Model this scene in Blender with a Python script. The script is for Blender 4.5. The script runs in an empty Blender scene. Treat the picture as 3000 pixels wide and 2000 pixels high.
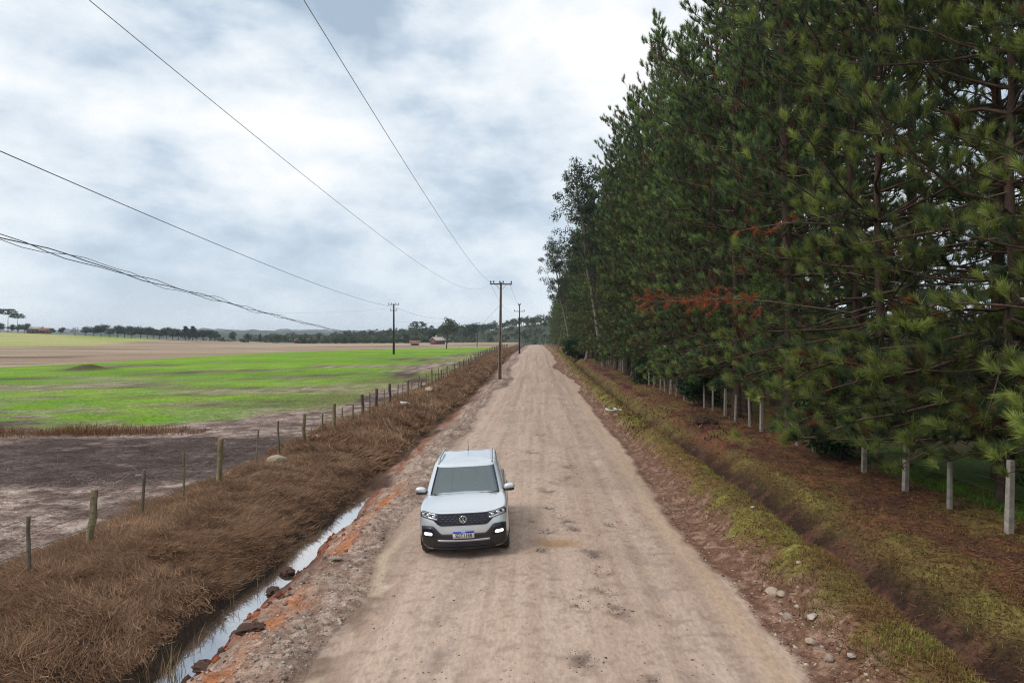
import bpy, bmesh, math, random
import numpy as np
from mathutils import Vector, Matrix, Euler

C = bpy.context.scene.collection
sc = bpy.context.scene
rng = np.random.default_rng(7)
random.seed(7)
R = math.radians

# ------------------------------------------------------------------ camera
CAMH = 4.15                      # height of the drone above the road
cam_d = bpy.data.cameras.new('camera'); cam = bpy.data.objects.new('camera', cam_d); C.objects.link(cam)
cam_d.sensor_width = 36; cam_d.lens = 24; cam_d.clip_start = 0.1; cam_d.clip_end = 20000
cam.location = (0, 0, CAMH); cam.rotation_euler = (R(90 - 0.22), 0, 0)
sc.camera = cam

# ------------------------------------------------------------------ world: overcast sky
SUN_EL, SUN_AZ = R(50), R(-118)  # veiled sun: high, to the left and a little behind the camera
world = bpy.data.worlds.new('World'); sc.world = world; world.use_nodes = True
nt = world.node_tree; nt.nodes.clear()
def N(tree, typ, **kw):
    n = tree.nodes.new(typ)
    for k, v in kw.items():
        if k == 'inp':
            for kk, vv in v.items(): n.inputs[kk].default_value = vv
        else: setattr(n, k, v)
    return n
def ramp(tree, stops, interp='LINEAR'):
    r = tree.nodes.new('ShaderNodeValToRGB'); e = r.color_ramp.elements; r.color_ramp.interpolation = interp
    while len(e) < len(stops): e.new(0.5)
    for i, (p, c) in enumerate(stops):
        e[i].position = p; e[i].color = (*c, 1) if len(c) == 3 else c
    return r
def math_n(tree, op, a, b=None, clamp=False):
    m = tree.nodes.new('ShaderNodeMath'); m.operation = op; m.use_clamp = clamp
    for i, v in enumerate((a, b)):
        if v is None: continue
        if isinstance(v, (int, float)): m.inputs[i].default_value = v
        else: tree.links.new(v, m.inputs[i])
    return m.outputs[0]
L = nt.links.new
tc = N(nt, 'ShaderNodeTexCoord')
sep = N(nt, 'ShaderNodeSeparateXYZ'); L(tc.outputs['Generated'], sep.inputs[0])
zz = math_n(nt, 'MAXIMUM', sep.outputs[2], 0.0)
mp1 = N(nt, 'ShaderNodeMapping'); mp1.inputs['Scale'].default_value = (1, 1, 1.75); mp1.inputs['Location'].default_value = (0.35, 0.2, 0.1); L(tc.outputs['Generated'], mp1.inputs[0])
mp2 = N(nt, 'ShaderNodeMapping'); mp2.inputs['Scale'].default_value = (1, 1, 2.1); mp2.inputs['Location'].default_value = (4.3, 1.2, 0.7); L(tc.outputs['Generated'], mp2.inputs[0])
n1 = N(nt, 'ShaderNodeTexNoise', inp={'Scale': 2.7, 'Detail': 10.0, 'Roughness': 0.52, 'Distortion': 0.15}); L(mp1.outputs[0], n1.inputs['Vector'])
n2 = N(nt, 'ShaderNodeTexNoise', inp={'Scale': 7.5, 'Detail': 9.0, 'Roughness': 0.54, 'Distortion': 0.15}); L(mp2.outputs[0], n2.inputs['Vector'])
mixv = math_n(nt, 'ADD', math_n(nt, 'MULTIPLY', n1.outputs['Fac'], 0.62), math_n(nt, 'MULTIPLY', n2.outputs['Fac'], 0.38))
# the cloud deck is thinner, so brighter, towards the zenith than along the horizon
lift = math_n(nt, 'MULTIPLY', math_n(nt, 'POWER', zz, 0.8), 0.24)
mixv = math_n(nt, 'ADD', math_n(nt, 'MULTIPLY', math_n(nt, 'SUBTRACT', mixv, 0.5), 1.55), 0.478)
val = math_n(nt, 'ADD', mixv, lift)
# thinnest, whitest cloud high ahead and to the right
sp0 = Vector((0.17, 0.85, 0.50)).normalized()
dt = N(nt, 'ShaderNodeVectorMath', operation='DOT_PRODUCT'); L(tc.outputs['Generated'], dt.inputs[0]); dt.inputs[1].default_value = sp0
glow = math_n(nt, 'MULTIPLY', math_n(nt, 'POWER', math_n(nt, 'MAXIMUM', dt.outputs['Value'], 0.0), 14.0), 0.085)
val = math_n(nt, 'ADD', val, glow)
cr = ramp(nt, [(0.395, (0.40, 0.50, 0.62)), (0.49, (0.55, 0.65, 0.765)), (0.565, (0.71, 0.79, 0.87)), (0.66, (0.86, 0.915, 0.96)), (0.76, (1.0, 1.0, 1.0))])
L(val, cr.inputs[0])
# a pale band low over the horizon
hz = ramp(nt, [(0.0, (0.75, 0.75, 0.75)), (0.06, (0.42, 0.42, 0.42)), (0.22, (0, 0, 0))]); L(zz, hz.inputs[0])
mxh = N(nt, 'ShaderNodeMix', data_type='RGBA'); L(hz.outputs[0], mxh.inputs[0]); L(cr.outputs[0], mxh.inputs[6]); mxh.inputs[7].default_value = (0.80, 0.89, 0.96, 1)
sky = N(nt, 'ShaderNodeTexSky', sky_type='NISHITA'); sky.sun_disc = False; sky.sun_elevation = SUN_EL; sky.sun_rotation = SUN_AZ
bg1 = N(nt, 'ShaderNodeBackground'); L(sky.outputs[0], bg1.inputs[0]); bg1.inputs[1].default_value = 0.08
bg2 = N(nt, 'ShaderNodeBackground'); L(mxh.outputs[2], bg2.inputs[0]); bg2.inputs[1].default_value = 0.98
msh = N(nt, 'ShaderNodeMixShader'); msh.inputs[0].default_value = 0.93
L(bg1.outputs[0], msh.inputs[1]); L(bg2.outputs[0], msh.inputs[2])
wo = N(nt, 'ShaderNodeOutputWorld'); L(msh.outputs[0], wo.inputs[0])

# ------------------------------------------------------------------ sun behind the cloud
sd = bpy.data.lights.new('sun', 'SUN'); sd.energy = 1.5; sd.angle = R(20); sd.color = (1.0, 0.955, 0.89)
sun = bpy.data.objects.new('sun', sd); C.objects.link(sun)
d = Vector((math.sin(SUN_AZ) * math.cos(SUN_EL), math.cos(SUN_AZ) * math.cos(SUN_EL), math.sin(SUN_EL)))
sun.rotation_euler = d.to_track_quat('Z', 'Y').to_euler(); sun.location = d * 200
vs = sc.view_settings; vs.view_transform = 'Standard'; vs.look = 'None'; vs.gamma = 1; vs.use_curve_mapping = False; vs.exposure = 0.16
sc.cycles.use_denoising = True; sc.cycles.denoiser = 'OPENIMAGEDENOISE'; sc.cycles.denoising_input_passes = 'RGB_ALBEDO_NORMAL'; sc.cycles.denoising_prefilter = 'NONE'; sc.cycles.filter_width = 1.15
sc.cycles.max_bounces = 6; sc.cycles.diffuse_bounces = 3; sc.cycles.glossy_bounces = 3; sc.cycles.transparent_max_bounces = 12
sc.cycles.volume_bounces = 0

# ------------------------------------------------------------------ helpers
def tag(o, label=None, cat=None, group=None, kind=None):
    if label: o['label'] = label
    if cat: o['category'] = cat
    if group: o['group'] = group
    if kind: o['kind'] = kind
    return o
def empty(name, loc=(0, 0, 0), rot=(0, 0, 0), scale=1.0):
    o = bpy.data.objects.new(name, None); C.objects.link(o); o.empty_display_size = 0.3
    o.location = loc; o.rotation_euler = rot
    o.scale = (scale,) * 3 if isinstance(scale, (int, float)) else scale
    return o
def link(name, me, parent=None, mat=None):
    o = bpy.data.objects.new(name, me); C.objects.link(o)
    if mat is not None and not me.materials: me.materials.append(mat)
    if parent: o.parent = parent
    return o
def np_mesh(name, V, F, mat=None, col=None, smooth=False, fmat=None):
    """V (n,3); F (m,k) all faces with k corners; col (n,3) linear colour per vertex"""
    V = np.ascontiguousarray(V, dtype=np.float32); F = np.ascontiguousarray(F, dtype=np.int32)
    me = bpy.data.meshes.new(name); k = F.shape[1]
    me.vertices.add(len(V)); me.vertices.foreach_set('co', V.ravel())
    me.loops.add(F.size); me.loops.foreach_set('vertex_index', F.ravel())
    me.polygons.add(len(F)); me.polygons.foreach_set('loop_start', np.arange(0, F.size, k, dtype=np.int32))
    if smooth: me.polygons.foreach_set('use_smooth', np.ones(len(F), dtype=bool))
    me.update(calc_edges=True)
    if col is not None:
        a = me.attributes.new('Col', 'FLOAT_COLOR', 'POINT')
        cc = np.ones((len(V), 4), dtype=np.float32); cc[:, :3] = col
        a.data.foreach_set('color', cc.ravel())
    if mat is not None:
        for m in (mat if isinstance(mat, (list, tuple)) else [mat]): me.materials.append(m)
    if fmat is not None: me.polygons.foreach_set('material_index', np.asarray(fmat, dtype=np.int32))
    return me
class Geo:
    """collects quads / tris (as tris) with a colour per vertex"""
    def __init__(s): s.V = []; s.F = []; s.Cc = []; s.n = 0
    def add(s, V, F, col=(1, 1, 1)):
        V = np.asarray(V, float).reshape(-1, 3); F = np.asarray(F, int)
        if F.shape[1] == 4: F = np.concatenate([F[:, [0, 1, 2]], F[:, [0, 2, 3]]])
        s.V.append(V); s.F.append(F + s.n); s.n += len(V)
        c = np.asarray(col, float)
        s.Cc.append(np.broadcast_to(c, (len(V), 3)))
    def tube(s, P, rad, sides=6, col=(1, 1, 1), cap=False):
        V, F = tube(P, rad, sides, cap); s.add(V, F, col)
    def box(s, c, size, col=(1, 1, 1), rot=None):
        V, F = boxm(c, size, rot); s.add(V, F, col)
    def mesh(s, name, mat, smooth=False):
        return np_mesh(name, np.concatenate(s.V), np.concatenate(s.F), mat, np.concatenate(s.Cc), smooth)
def boxm(c, size, rot=None):
    h = np.array(size) / 2
    V = np.array([[x, y, z] for z in (-1, 1) for y in (-1, 1) for x in (-1, 1)]) * h
    if rot is not None: V = V @ np.array(Euler(rot).to_matrix()).T
    F = np.array([[0, 2, 3, 1], [4, 5, 7, 6], [0, 1, 5, 4], [2, 6, 7, 3], [0, 4, 6, 2], [1, 3, 7, 5]])
    return V + np.array(c), F
def tube(P, rad, sides=6, cap=False):
    P = np.asarray(P, float); n = len(P); rad = np.broadcast_to(np.asarray(rad, float), (n,))
    T = np.gradient(P, axis=0); T /= np.linalg.norm(T, axis=1)[:, None] + 1e-9
    up = np.where(np.abs(T[:, 2:3]) > 0.9, np.array([[1., 0, 0]]), np.array([[0, 0, 1.]]))
    A = np.cross(T, up); A /= np.linalg.norm(A, axis=1)[:, None] + 1e-9
    B = np.cross(T, A)
    a = np.arange(sides) / sides * 2 * np.pi
    V = (P[:, None] + rad[:, None, None] * (np.cos(a)[None, :, None] * A[:, None] + np.sin(a)[None, :, None] * B[:, None])).reshape(-1, 3)
    i = np.arange(n - 1)[:, None] * sides; j = np.arange(sides)[None]; j2 = (j + 1) % sides
    F = np.stack([i + j, i + j2, i + sides + j2, i + sides + j], -1).reshape(-1, 4)
    if cap:
        V = np.concatenate([V, P[:1], P[-1:]]); c0, c1 = n * sides, n * sides + 1
        jj = np.arange(sides); j2 = (jj + 1) % sides; b = (n - 1) * sides
        F = np.concatenate([F, np.stack([np.full(sides, c0), j2, jj, jj], -1), np.stack([np.full(sides, c1), b + jj, b + j2, b + j2], -1)])
        # degenerate quads become tris in Geo; keep as quads with a repeated corner only there
    return V, F
def hash2(ix, iy, seed):
    h = (ix.astype(np.int64) * 374761393 + iy.astype(np.int64) * 668265263 + seed * 974634777) & 0x7fffffff
    h = ((h ^ (h >> 13)) * 1274126177) & 0x7fffffff
    return ((h ^ (h >> 16)) & 0xffff) / 65535.0
def vnoise(x, y, seed=0):
    x = np.asarray(x, float); y = np.asarray(y, float)
    ix = np.floor(x); iy = np.floor(y); fx = x - ix; fy = y - iy
    fx = fx * fx * fx * (fx * (fx * 6 - 15) + 10); fy = fy * fy * fy * (fy * (fy * 6 - 15) + 10)
    a = hash2(ix, iy, seed); b = hash2(ix + 1, iy, seed); c = hash2(ix, iy + 1, seed); d_ = hash2(ix + 1, iy + 1, seed)
    return (a * (1 - fx) + b * fx) * (1 - fy) + (c * (1 - fx) + d_ * fx) * fy
def fbm(x, y, seed=0, oct=4, rough=0.5):
    s = 0; a = 1; t = 0
    for k in range(oct):
        s = s + a * vnoise(np.asarray(x) * 2 ** k + 17.3 * k, np.asarray(y) * 2 ** k - 9.1 * k, seed + k); t += a; a *= rough
    return s / t
def sstep(a, b, x):
    u = np.clip((np.asarray(x, float) - a) / (b - a), 0, 1); return u * u * (3 - 2 * u)
def lerp(a, b, m):
    m = np.asarray(m)[..., None]; return a * (1 - m) + np.asarray(b) * m

# ------------------------------------------------------------------ materials
def new_mat(name):
    m = bpy.data.materials.new(name); m.use_nodes = True; t = m.node_tree
    return m, t, t.nodes['Principled BSDF']
def plain(name, col, rough=0.6, metal=0.0, noise=0.0, nscale=8.0, bump=0.0, spec=0.5, coat=0.0, stretch=(1, 1, 1), noise2=None):
    m, t, b = new_mat(name)
    b.inputs['Base Color'].default_value = (*col, 1); b.inputs['Roughness'].default_value = rough; b.inputs['Metallic'].default_value = metal
    b.inputs['Specular IOR Level'].default_value = spec; b.inputs['Coat Weight'].default_value = coat
    if noise or bump:
        tcn = N(t, 'ShaderNodeTexCoord'); mp = N(t, 'ShaderNodeMapping'); mp.inputs['Scale'].default_value = stretch
        t.links.new(tcn.outputs['Object'], mp.inputs[0])
        nn = N(t, 'ShaderNodeTexNoise', inp={'Scale': nscale, 'Detail': 6.0, 'Roughness': 0.6}); t.links.new(mp.outputs[0], nn.inputs['Vector'])
        c2 = noise2 or tuple(c * 0.35 for c in col)
        r = ramp(t, [(0.5 - 0.25, c2), (0.5 + 0.2, col)]); t.links.new(nn.outputs['Fac'], r.inputs[0])
        mx = N(t, 'ShaderNodeMix', data_type='RGBA'); mx.inputs[0].default_value = noise
        mx.inputs[6].default_value = (*col, 1); t.links.new(r.outputs[0], mx.inputs[7]); t.links.new(mx.outputs[2], b.inputs['Base Color'])
        if bump:
            bp = N(t, 'ShaderNodeBump', inp={'Strength': bump, 'Distance': 0.02}); t.links.new(nn.outputs['Fac'], bp.inputs['Height']); t.links.new(bp.outputs[0], b.inputs['Normal'])
    return m
def vcol(name, rough=0.8, spec=0.2, trans=0.0, contrast=0.0, scale=30.0, scale2=140.0, bump=0.0, bdist=0.02, objrand=0.0, stretch=(1, 1, 1)):
    """material whose colour is the mesh's own colour attribute, broken up with fine noise"""
    m, t, b = new_mat(name); lk = t.links.new
    at = N(t, 'ShaderNodeAttribute', attribute_name='Col'); out = at.outputs['Color']
    b.inputs['Roughness'].default_value = rough; b.inputs['Specular IOR Level'].default_value = spec
    if contrast:
        tcn = N(t, 'ShaderNodeTexCoord'); mp = N(t, 'ShaderNodeMapping'); mp.inputs['Scale'].default_value = stretch
        lk(tcn.outputs['Object'], mp.inputs[0])
        a = N(t, 'ShaderNodeTexNoise', inp={'Scale': scale, 'Detail': 5.0, 'Roughness': 0.65}); lk(mp.outputs[0], a.inputs['Vector'])
        c = N(t, 'ShaderNodeTexNoise', inp={'Scale': scale2, 'Detail': 3.0, 'Roughness': 0.6}); lk(tcn.outputs['Object'], c.inputs['Vector'])
        s = math_n(t, 'ADD', math_n(t, 'MULTIPLY', a.outputs['Fac'], 0.6), math_n(t, 'MULTIPLY', c.outputs['Fac'], 0.4))
        mr = N(t, 'ShaderNodeMapRange'); mr.inputs[1].default_value = 0.37; mr.inputs[2].default_value = 0.63
        mr.inputs[3].default_value = 1 - contrast; mr.inputs[4].default_value = 1 + contrast; lk(s, mr.inputs[0])
        v = N(t, 'ShaderNodeVectorMath', operation='SCALE'); lk(out, v.inputs[0]); lk(mr.outputs[0], v.inputs['Scale']); out = v.outputs[0]
        if bump:
            bp = N(t, 'ShaderNodeBump', inp={'Strength': bump, 'Distance': bdist}); lk(s, bp.inputs['Height']); lk(bp.outputs[0], b.inputs['Normal'])
    if objrand:
        oi = N(t, 'ShaderNodeObjectInfo'); mr = N(t, 'ShaderNodeMapRange'); mr.inputs[3].default_value = 1 - objrand; mr.inputs[4].default_value = 1 + objrand
        lk(oi.outputs['Random'], mr.inputs[0]); v = N(t, 'ShaderNodeVectorMath', operation='SCALE'); lk(out, v.inputs[0]); lk(mr.outputs[0], v.inputs['Scale']); out = v.outputs[0]
    lk(out, b.inputs['Base Color'])
    if trans:
        tr = N(t, 'ShaderNodeBsdfTranslucent'); lk(out, tr.inputs[0]); ms = N(t, 'ShaderNodeMixShader'); ms.inputs[0].default_value = trans
        lk(b.outputs[0], ms.inputs[1]); lk(tr.outputs[0], ms.inputs[2]); lk(ms.outputs[0], t.nodes['Material Output'].inputs[0])
    return m

# ------------------------------------------------------------------ the lie of the land
SL = 0.0344                       # the road runs a little to the right of the view axis
def road_rise(y):
    return 1.3 * sstep(45, 150, y) - 4.0 * sstep(330, 470, y)
PROF = [(-400, -.1), (-60, -.1), (-20, -.1), (-9.6, -.02), (-8.7, .16), (-7.8, .30), (-7.0, .22), (-6.3, -.08), (-5.8, -.40), (-5.52, -.66), (-5.36, -.84), (-5.06, -.84), (-4.90, -.66), (-4.62, -.44), (-4.2, -.24), (-3.8, -.12), (-3.35, -.09), (-3.05, -.15), (-1.5, -.06), (0, 0), (1.7, -.05), (3.3, -.13),
        (3.55, -.17), (3.95, -.10), (4.2, .10), (4.45, .30), (4.8, .38), (5.15, .30), (5.42, .04), (5.62, -.36), (5.85, -.64), (6.4, -.62), (6.85, -.26), (7.3, .06), (8.0, .14), (9.7, .16), (12, .14), (30, 0), (400, 0)]
PT = np.array([p[0] for p in PROF]); PZ = np.array([p[1] for p in PROF])
POT = [(1480, 490, .30), (1375, 575, .12), (1590, 570, .42), (1470, 635, .36), (1440, 750, .3), (1760, 765, .5), (1800, 885, .35), (1830, 1000, .42), (1665, 1078, .4), (1895, 1110, .4), (1690, 1415, .42), (1610, 240, .5), (1600, 305, .45), (1540, 335, .5), (1480, 385, .5), (1380, 155, .6), (1860, 585, .3), (1430, 45, .6), (2100, 1540, .35), (1640, 618, .3)]
POTS = []
for cx, cy, r_ in POT:
    xv = (900 + cx / 2.0909) * .784; yv = (1250 + cy / 2.0909) * .784
    Y = CAMH * 1568 / (yv - 778); POTS.append(((xv - 1176) / 1568 * Y, Y, r_ * .62))
PUDDLE = ((((900 + 1525 / 2.0909) * .784) - 1176) / 1568 * 14.0, 14.0)
def field_z(X, Y):
    far = sstep(50, 150, Y) * (1.3 - 0.55 * sstep(20, 120, -X))
    hill = 6.8 * sstep(300, 465, Y) * np.clip((-X - 150) / 187, 0, 1.6) ** 1.15
    hill = hill + 0.5 * sstep(250, 420, Y)
    drop = -9 * sstep(480, 640, Y)
    return far * (1 - 0.0 * Y) + hill + drop
def edge_shift(Y):
    dl = (fbm(Y / 5.0, Y * 0, 11, 3) - .5) * 0.9 + 0.85 * np.exp(-((Y - 69) / 9.) ** 2) - 0.35 * np.exp(-((Y - 50) / 9.) ** 2)
    dr = (fbm(Y / 5.5, Y * 0, 23, 3) - .5) * 0.8 - 1.0 * np.exp(-((Y - 92) / 10.) ** 2) + 0.5 * np.exp(-((Y - 66) / 9.) ** 2)
    fade = sstep(6, 9, Y)
    return dl * fade, dr * fade
def warp(c, Y):
    dl, dr = edge_shift(Y)
    return c + dl * np.exp(-((c + 3.05) / .7) ** 2) + dr * np.exp(-((c - 3.3) / .7) ** 2)
def ground_z(c, Y):
    """c: sideways place across the road (before the edges wander), Y: distance ahead"""
    c = np.asarray(c, float); Y = np.asarray(Y, float)
    X = warp(c, Y) + SL * Y
    cq = c + (.62 * (fbm(Y / 2.0, Y * 0 + 7, 71, 3) - .5)) * np.exp(-((c + 5.2) / .7) ** 2)
    z = np.interp(cq, PT, PZ)
    # left ditch holds water only near the camera; further off it is shallow and dry
    dry = sstep(17, 23, Y) * np.exp(-((c + 5.3) / .75) ** 2); z = z + 0.34 * dry
    w_road = sstep(-3.3, -2.9, c) * (1 - sstep(3.1, 3.5, c))
    bank = sstep(-9.8, -8.8, c) * (1 - sstep(-5.9, -5.6, c))
    lver = sstep(-5.0, -4.6, c) * (1 - sstep(-3.4, -3.0, c))
    rver = sstep(3.3, 3.8, c) * (1 - sstep(9.5, 12, c))
    near = 1 - sstep(60, 160, Y)
    n1 = fbm(X / 1.1, Y / 1.1, 31, 4) - .5; n2 = fbm(X / .28, Y / .28, 37, 3) - .5
    z = z + bank * near * (0.42 * n1 + 0.16 * n2) + lver * near * (0.34 * n1 + 0.22 * n2) + rver * near * (0.20 * n1 + 0.13 * n2)
    # lumps of the grassed berm, cut by small washouts
    berm = np.exp(-((c - 4.8) / .55) ** 2)
    z = z + berm * near * (0.40 * (fbm(Y / 1.9, Y * 0 + 2, 41, 2) - .55)) - berm * 0.28 * np.exp(-((Y - 22.9) / .45) ** 2) - berm * .2 * np.exp(-((Y - 31) / .6) ** 2)
    # road surface: ruts, wash, potholes
    z = z + w_road * (0.030 * (fbm(X / .5, Y / 3.2, 51, 3) - .5) + 0.012 * (fbm(X / .12, Y / .2, 57, 2) - .5) - 0.03 * np.exp(-((c - 2.0) / .22) ** 2) - .02 * np.exp(-((c + 1.25) / .2) ** 2) - .018 * np.exp(-((c - .35) / .2) ** 2))
    for (x0, y0, r_) in POTS:
        z = z - 0.035 * np.exp(-(((X - x0) / (r_ * .55)) ** 2 + ((Y - y0) / (r_ * .75)) ** 2))
    z = z - 0.05 * np.exp(-(((X - PUDDLE[0]) / .42) ** 2 + ((Y - PUDDLE[1]) / .26) ** 2))
    # fields
    fl = 1 - sstep(-11.5, -9.2, c); fr = sstep(10, 16, c)
    rise = road_rise(Y)
    fz = field_z(X, Y)
    z = z + rise * (1 - fl) + fz * fl
    z = z + fl * near * (0.10 * n1 + 0.10 * n2)
    # mound of dark earth in the field
    z = z + fl * .7 * np.exp(-(((X + 53.5) / 2.3) ** 2 + ((Y - 86) / 1.6) ** 2)) * (0.3 + 1.1 * fbm(X / 1.1, Y / 1.1, 61, 3))
    return z
def gz(X, Y):
    """ground height at world X, Y (edges' wandering ignored)"""
    return ground_z(np.asarray(X, float) - SL * np.asarray(Y, float), Y)
YU_X = [-400, -120, -75, -63, -50, -35, -11, 5]; YU_Y = [55, 70, 82, 104, 165, 200, 236, 250]
YL_X = [-400, -30, -22, -15, -12, -10, -8, 5]; YL_Y = [33, 33, 33.5, 36, 44, 58, 95, 400]
def ground_col(c, X, Y):
    n = lambda s, sd_, o=4, sy=None: fbm(X / s, Y / (sy or s), sd_, o)
    nb, nm, ns = n(2.2, 101), n(.6, 103), n(.16, 105, 3)
    streak = fbm((X - SL * Y) / .24, Y / 11.0, 107, 4)
    A = lambda *v: np.array(v)
    # --- road
    road = lerp(np.broadcast_to(A(.43, .308, .238), X.shape + (3,)), A(.52, .395, .315), sstep(.36, .66, streak) * .6)
    road = lerp(road, A(.30, .205, .155), sstep(.5, .72, nb) * .25)
    road = lerp(road, A(.27, .19, .15), sstep(.55, .75, fbm((X - SL * Y) / .13, Y / 4.0, 109, 3)) * .28)
    grey = A(.23, .185, .155)
    road = lerp(road, grey, (np.exp(-((c - 2.0) / .2) ** 2) * .42 + np.exp(-((c + 1.25) / .2) ** 2) * .42 + np.exp(-((c - 2.55) / .12) ** 2) * .25) * sstep(.36, .6, nm))
    road = lerp(road, A(.2, .14, .10), sstep(.60, .72, ns) * .35)
    road = lerp(road, A(.47, .33, .22), np.exp(-((c - 3.0) / .22) ** 2) * .5)
    for (x0, y0, r_) in POTS:
        dd = ((X - x0) / r_) ** 2 + ((Y - y0) / (r_ * 1.5)) ** 2
        road = lerp(road, A(.15, .11, .09), np.exp(-dd * 2.2) * sstep(.36, .6, ns * .7 + nm * .3) * .95)
    road = lerp(road, A(.33, .21, .12), np.exp(-((((X - PUDDLE[0]) / .5) ** 2 + ((Y - PUDDLE[1]) / .3) ** 2) ** 2)))
    # --- left gravel shoulder with clay
    sh = lerp(np.broadcast_to(A(.24, .165, .13), X.shape + (3,)), A(.38, .29, .235), sstep(.42, .66, ns))
    sh = lerp(sh, A(.13, .075, .055), sstep(.52, .66, nb) * .6)
    clay = np.exp(-((c + 4.05) / .26) ** 2) * (np.exp(-((Y - 10.7) / .9) ** 2) + np.exp(-((Y - 18.2) / 2.4) ** 2) * 1.1 + .8 * np.exp(-((Y - 14.2) / .8) ** 2) + .8 * np.exp(-((Y - 8.6) / .6) ** 2))
    sh = lerp(sh, A(.38, .145, .06), np.clip(clay * 1.2, 0, 1) * sstep(.25, .5, nm))
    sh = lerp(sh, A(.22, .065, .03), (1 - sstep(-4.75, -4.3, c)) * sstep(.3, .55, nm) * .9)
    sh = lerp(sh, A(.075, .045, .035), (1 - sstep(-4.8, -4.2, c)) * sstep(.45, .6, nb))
    # --- the wet wheel track along the left edge
    col = lerp(sh, road, sstep(-3.25, -2.75, c + (nm - .5) * .5))
    nearl = 1 - sstep(14, 17, Y)
    col = lerp(col, A(.19, .125, .09), np.exp(-((c + 2.92) / .33) ** 2) * nearl * sstep(.3, .5, nm) * .9)
    col = lerp(col, A(.56, .44, .32), np.exp(-((c + 2.9 + (nb - .5) * .5 + (nm - .5) * .2) / .15) ** 2) * .65 * nearl * sstep(.44, .56, .5 * nm + .5 * fbm(X / .8, Y / 1.0, 111, 3)))
    # --- left bank and ditch
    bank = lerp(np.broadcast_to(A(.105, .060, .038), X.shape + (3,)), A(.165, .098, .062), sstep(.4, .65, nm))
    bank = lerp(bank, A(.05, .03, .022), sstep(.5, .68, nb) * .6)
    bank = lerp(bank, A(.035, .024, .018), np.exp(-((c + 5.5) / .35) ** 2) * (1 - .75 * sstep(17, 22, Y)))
    bank = lerp(bank, A(.30, .21, .16), np.exp(-((Y - 39) / 4.) ** 2 - ((c + 6.9) / .8) ** 2) * sstep(.4, .6, nm) * .9)
    col = lerp(bank, col, sstep(-5.1, -4.75, c))
    # --- field
    straw = lerp(np.broadcast_to(A(.25, .18, .15), X.shape + (3,)), A(.40, .315, .27), sstep(.42, .62, fbm(X / .5, Y / .35, 113, 4)))
    straw = lerp(straw, A(.10, .062, .052), sstep(.48, .64, fbm(X / .8, Y / .5, 117, 4)) * .75)
    wet = sstep(.40, .60, fbm(X / 14, Y / 5.5, 119, 3) + .26 * np.exp(-((Y - 25.5) / 2.8) ** 2) - .18 * np.exp(-((Y - 18.5) / 2.2) ** 2) - .25 * np.exp(-((Y - 30.3) / 1.0) ** 2) - .1 * np.exp(-((Y - 13) / 2.) ** 2))
    fieldc = lerp(straw, A(.050, .033, .031), wet * .82 * sstep(.28, .5, nm * .6 + ns * .4 + .1))
    g_in = sstep(-2.5, 2.5, Y - np.interp(X, YL_X, YL_Y) + (nb - .5) * 9 + (fbm(X / 9, Y / 3, 121, 3) - .5) * 14) * (1 - sstep(-2.5, 2.5, Y - np.interp(X, YU_X, YU_Y)))
    xb = np.interp(Y, [30, 45, 60, 110, 190, 260], [12, 15, 14.5, 12.5, 5, 2])
    g_in = g_in * sstep(-2.5, 3.5, -X - xb + (fbm(X / 5, Y / 9, 139, 3) - .5) * 9)
    bare = sstep(.46, .62, fbm(X / 16 + Y / 40, Y / 7.5 - X / 40, 123, 5) + .10 * (1 - sstep(36, 70, Y)) - .10 * sstep(70, 110, Y) - .3 * sstep(110, 150, Y))
    green = lerp(np.broadcast_to(A(.145, .275, .018), X.shape + (3,)), A(.205, .33, .032), sstep(.35, .65, fbm(X / 20, Y / 9, 125, 3)))
    green = lerp(green, A(.10, .27, .015), sstep(.5, .7, nb) * .5)
    fieldc = lerp(fieldc, green, g_in * (1 - .85 * bare) * (.62 + .38 * sstep(.35, .6, fbm(X / 1.6, Y / 1.2, 137, 3) + .2 * sstep(50, 110, Y))))
    mid = g_in * bare
    fieldc = lerp(fieldc, A(.23, .23, .10), mid * sstep(.4, .6, nb) * .6)
    # faint green haze of seedlings on the strip beside the fence
    strip = sstep(33, 44, Y) * (1 - g_in) * (1 - sstep(120, 200, Y)) * sstep(.46, .6, fbm(X / 3., Y / 9., 127, 3)) * (1 - sstep(25, 45, -X))
    fieldc = lerp(fieldc, A(.19, .24, .05), strip * .6)
    # distant ploughed field and the yellow-green slope
    past = sstep(-2, 2, Y - np.interp(X, YU_X, YU_Y))
    plough = lerp(np.broadcast_to(A(.29, .21, .145), X.shape + (3,)), A(.39, .30, .215), sstep(.35, .65, fbm(X / 60, Y / 16, 129, 4)))
    plough = lerp(plough, A(.12, .075, .055), sstep(.60, .68, fbm(X / 45 + 3, Y / 6, 131, 3)) * .7)
    fieldc = lerp(fieldc, plough, past)
    yel = lerp(np.broadcast_to(A(.38, .36, .14), X.shape + (3,)), A(.27, .33, .08), sstep(.35, .65, fbm(X / 60 + Y / 70, Y / 25, 133, 3)))
    yel_in = sstep(-8, 8, -(X + 200 + (Y - 320) * .25)) * sstep(300, 325, Y + 6 * (fbm(X / 20, Y / 20, 135, 2) - .5))
    fieldc = lerp(fieldc, yel, yel_in)
    fieldc = lerp(fieldc, A(.075, .045, .035), np.exp(-((((X + 53.5) / 3.3 + (nb - .5)) ** 2 + ((Y - 85.5) / 2.4) ** 2) ** 2)))
    fieldc = lerp(fieldc, A(.20, .30, .10), sstep(486, 500, Y))
    col = lerp(fieldc, col, sstep(-9.9, -9.3, c + (nm - .5) * 1.2 + (nb - .5) * 1.0))
    # --- right verge
    red = lerp(np.broadcast_to(A(.155, .082, .052), X.shape + (3,)), A(.27, .165, .115), sstep(.48, .68, ns))
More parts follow.
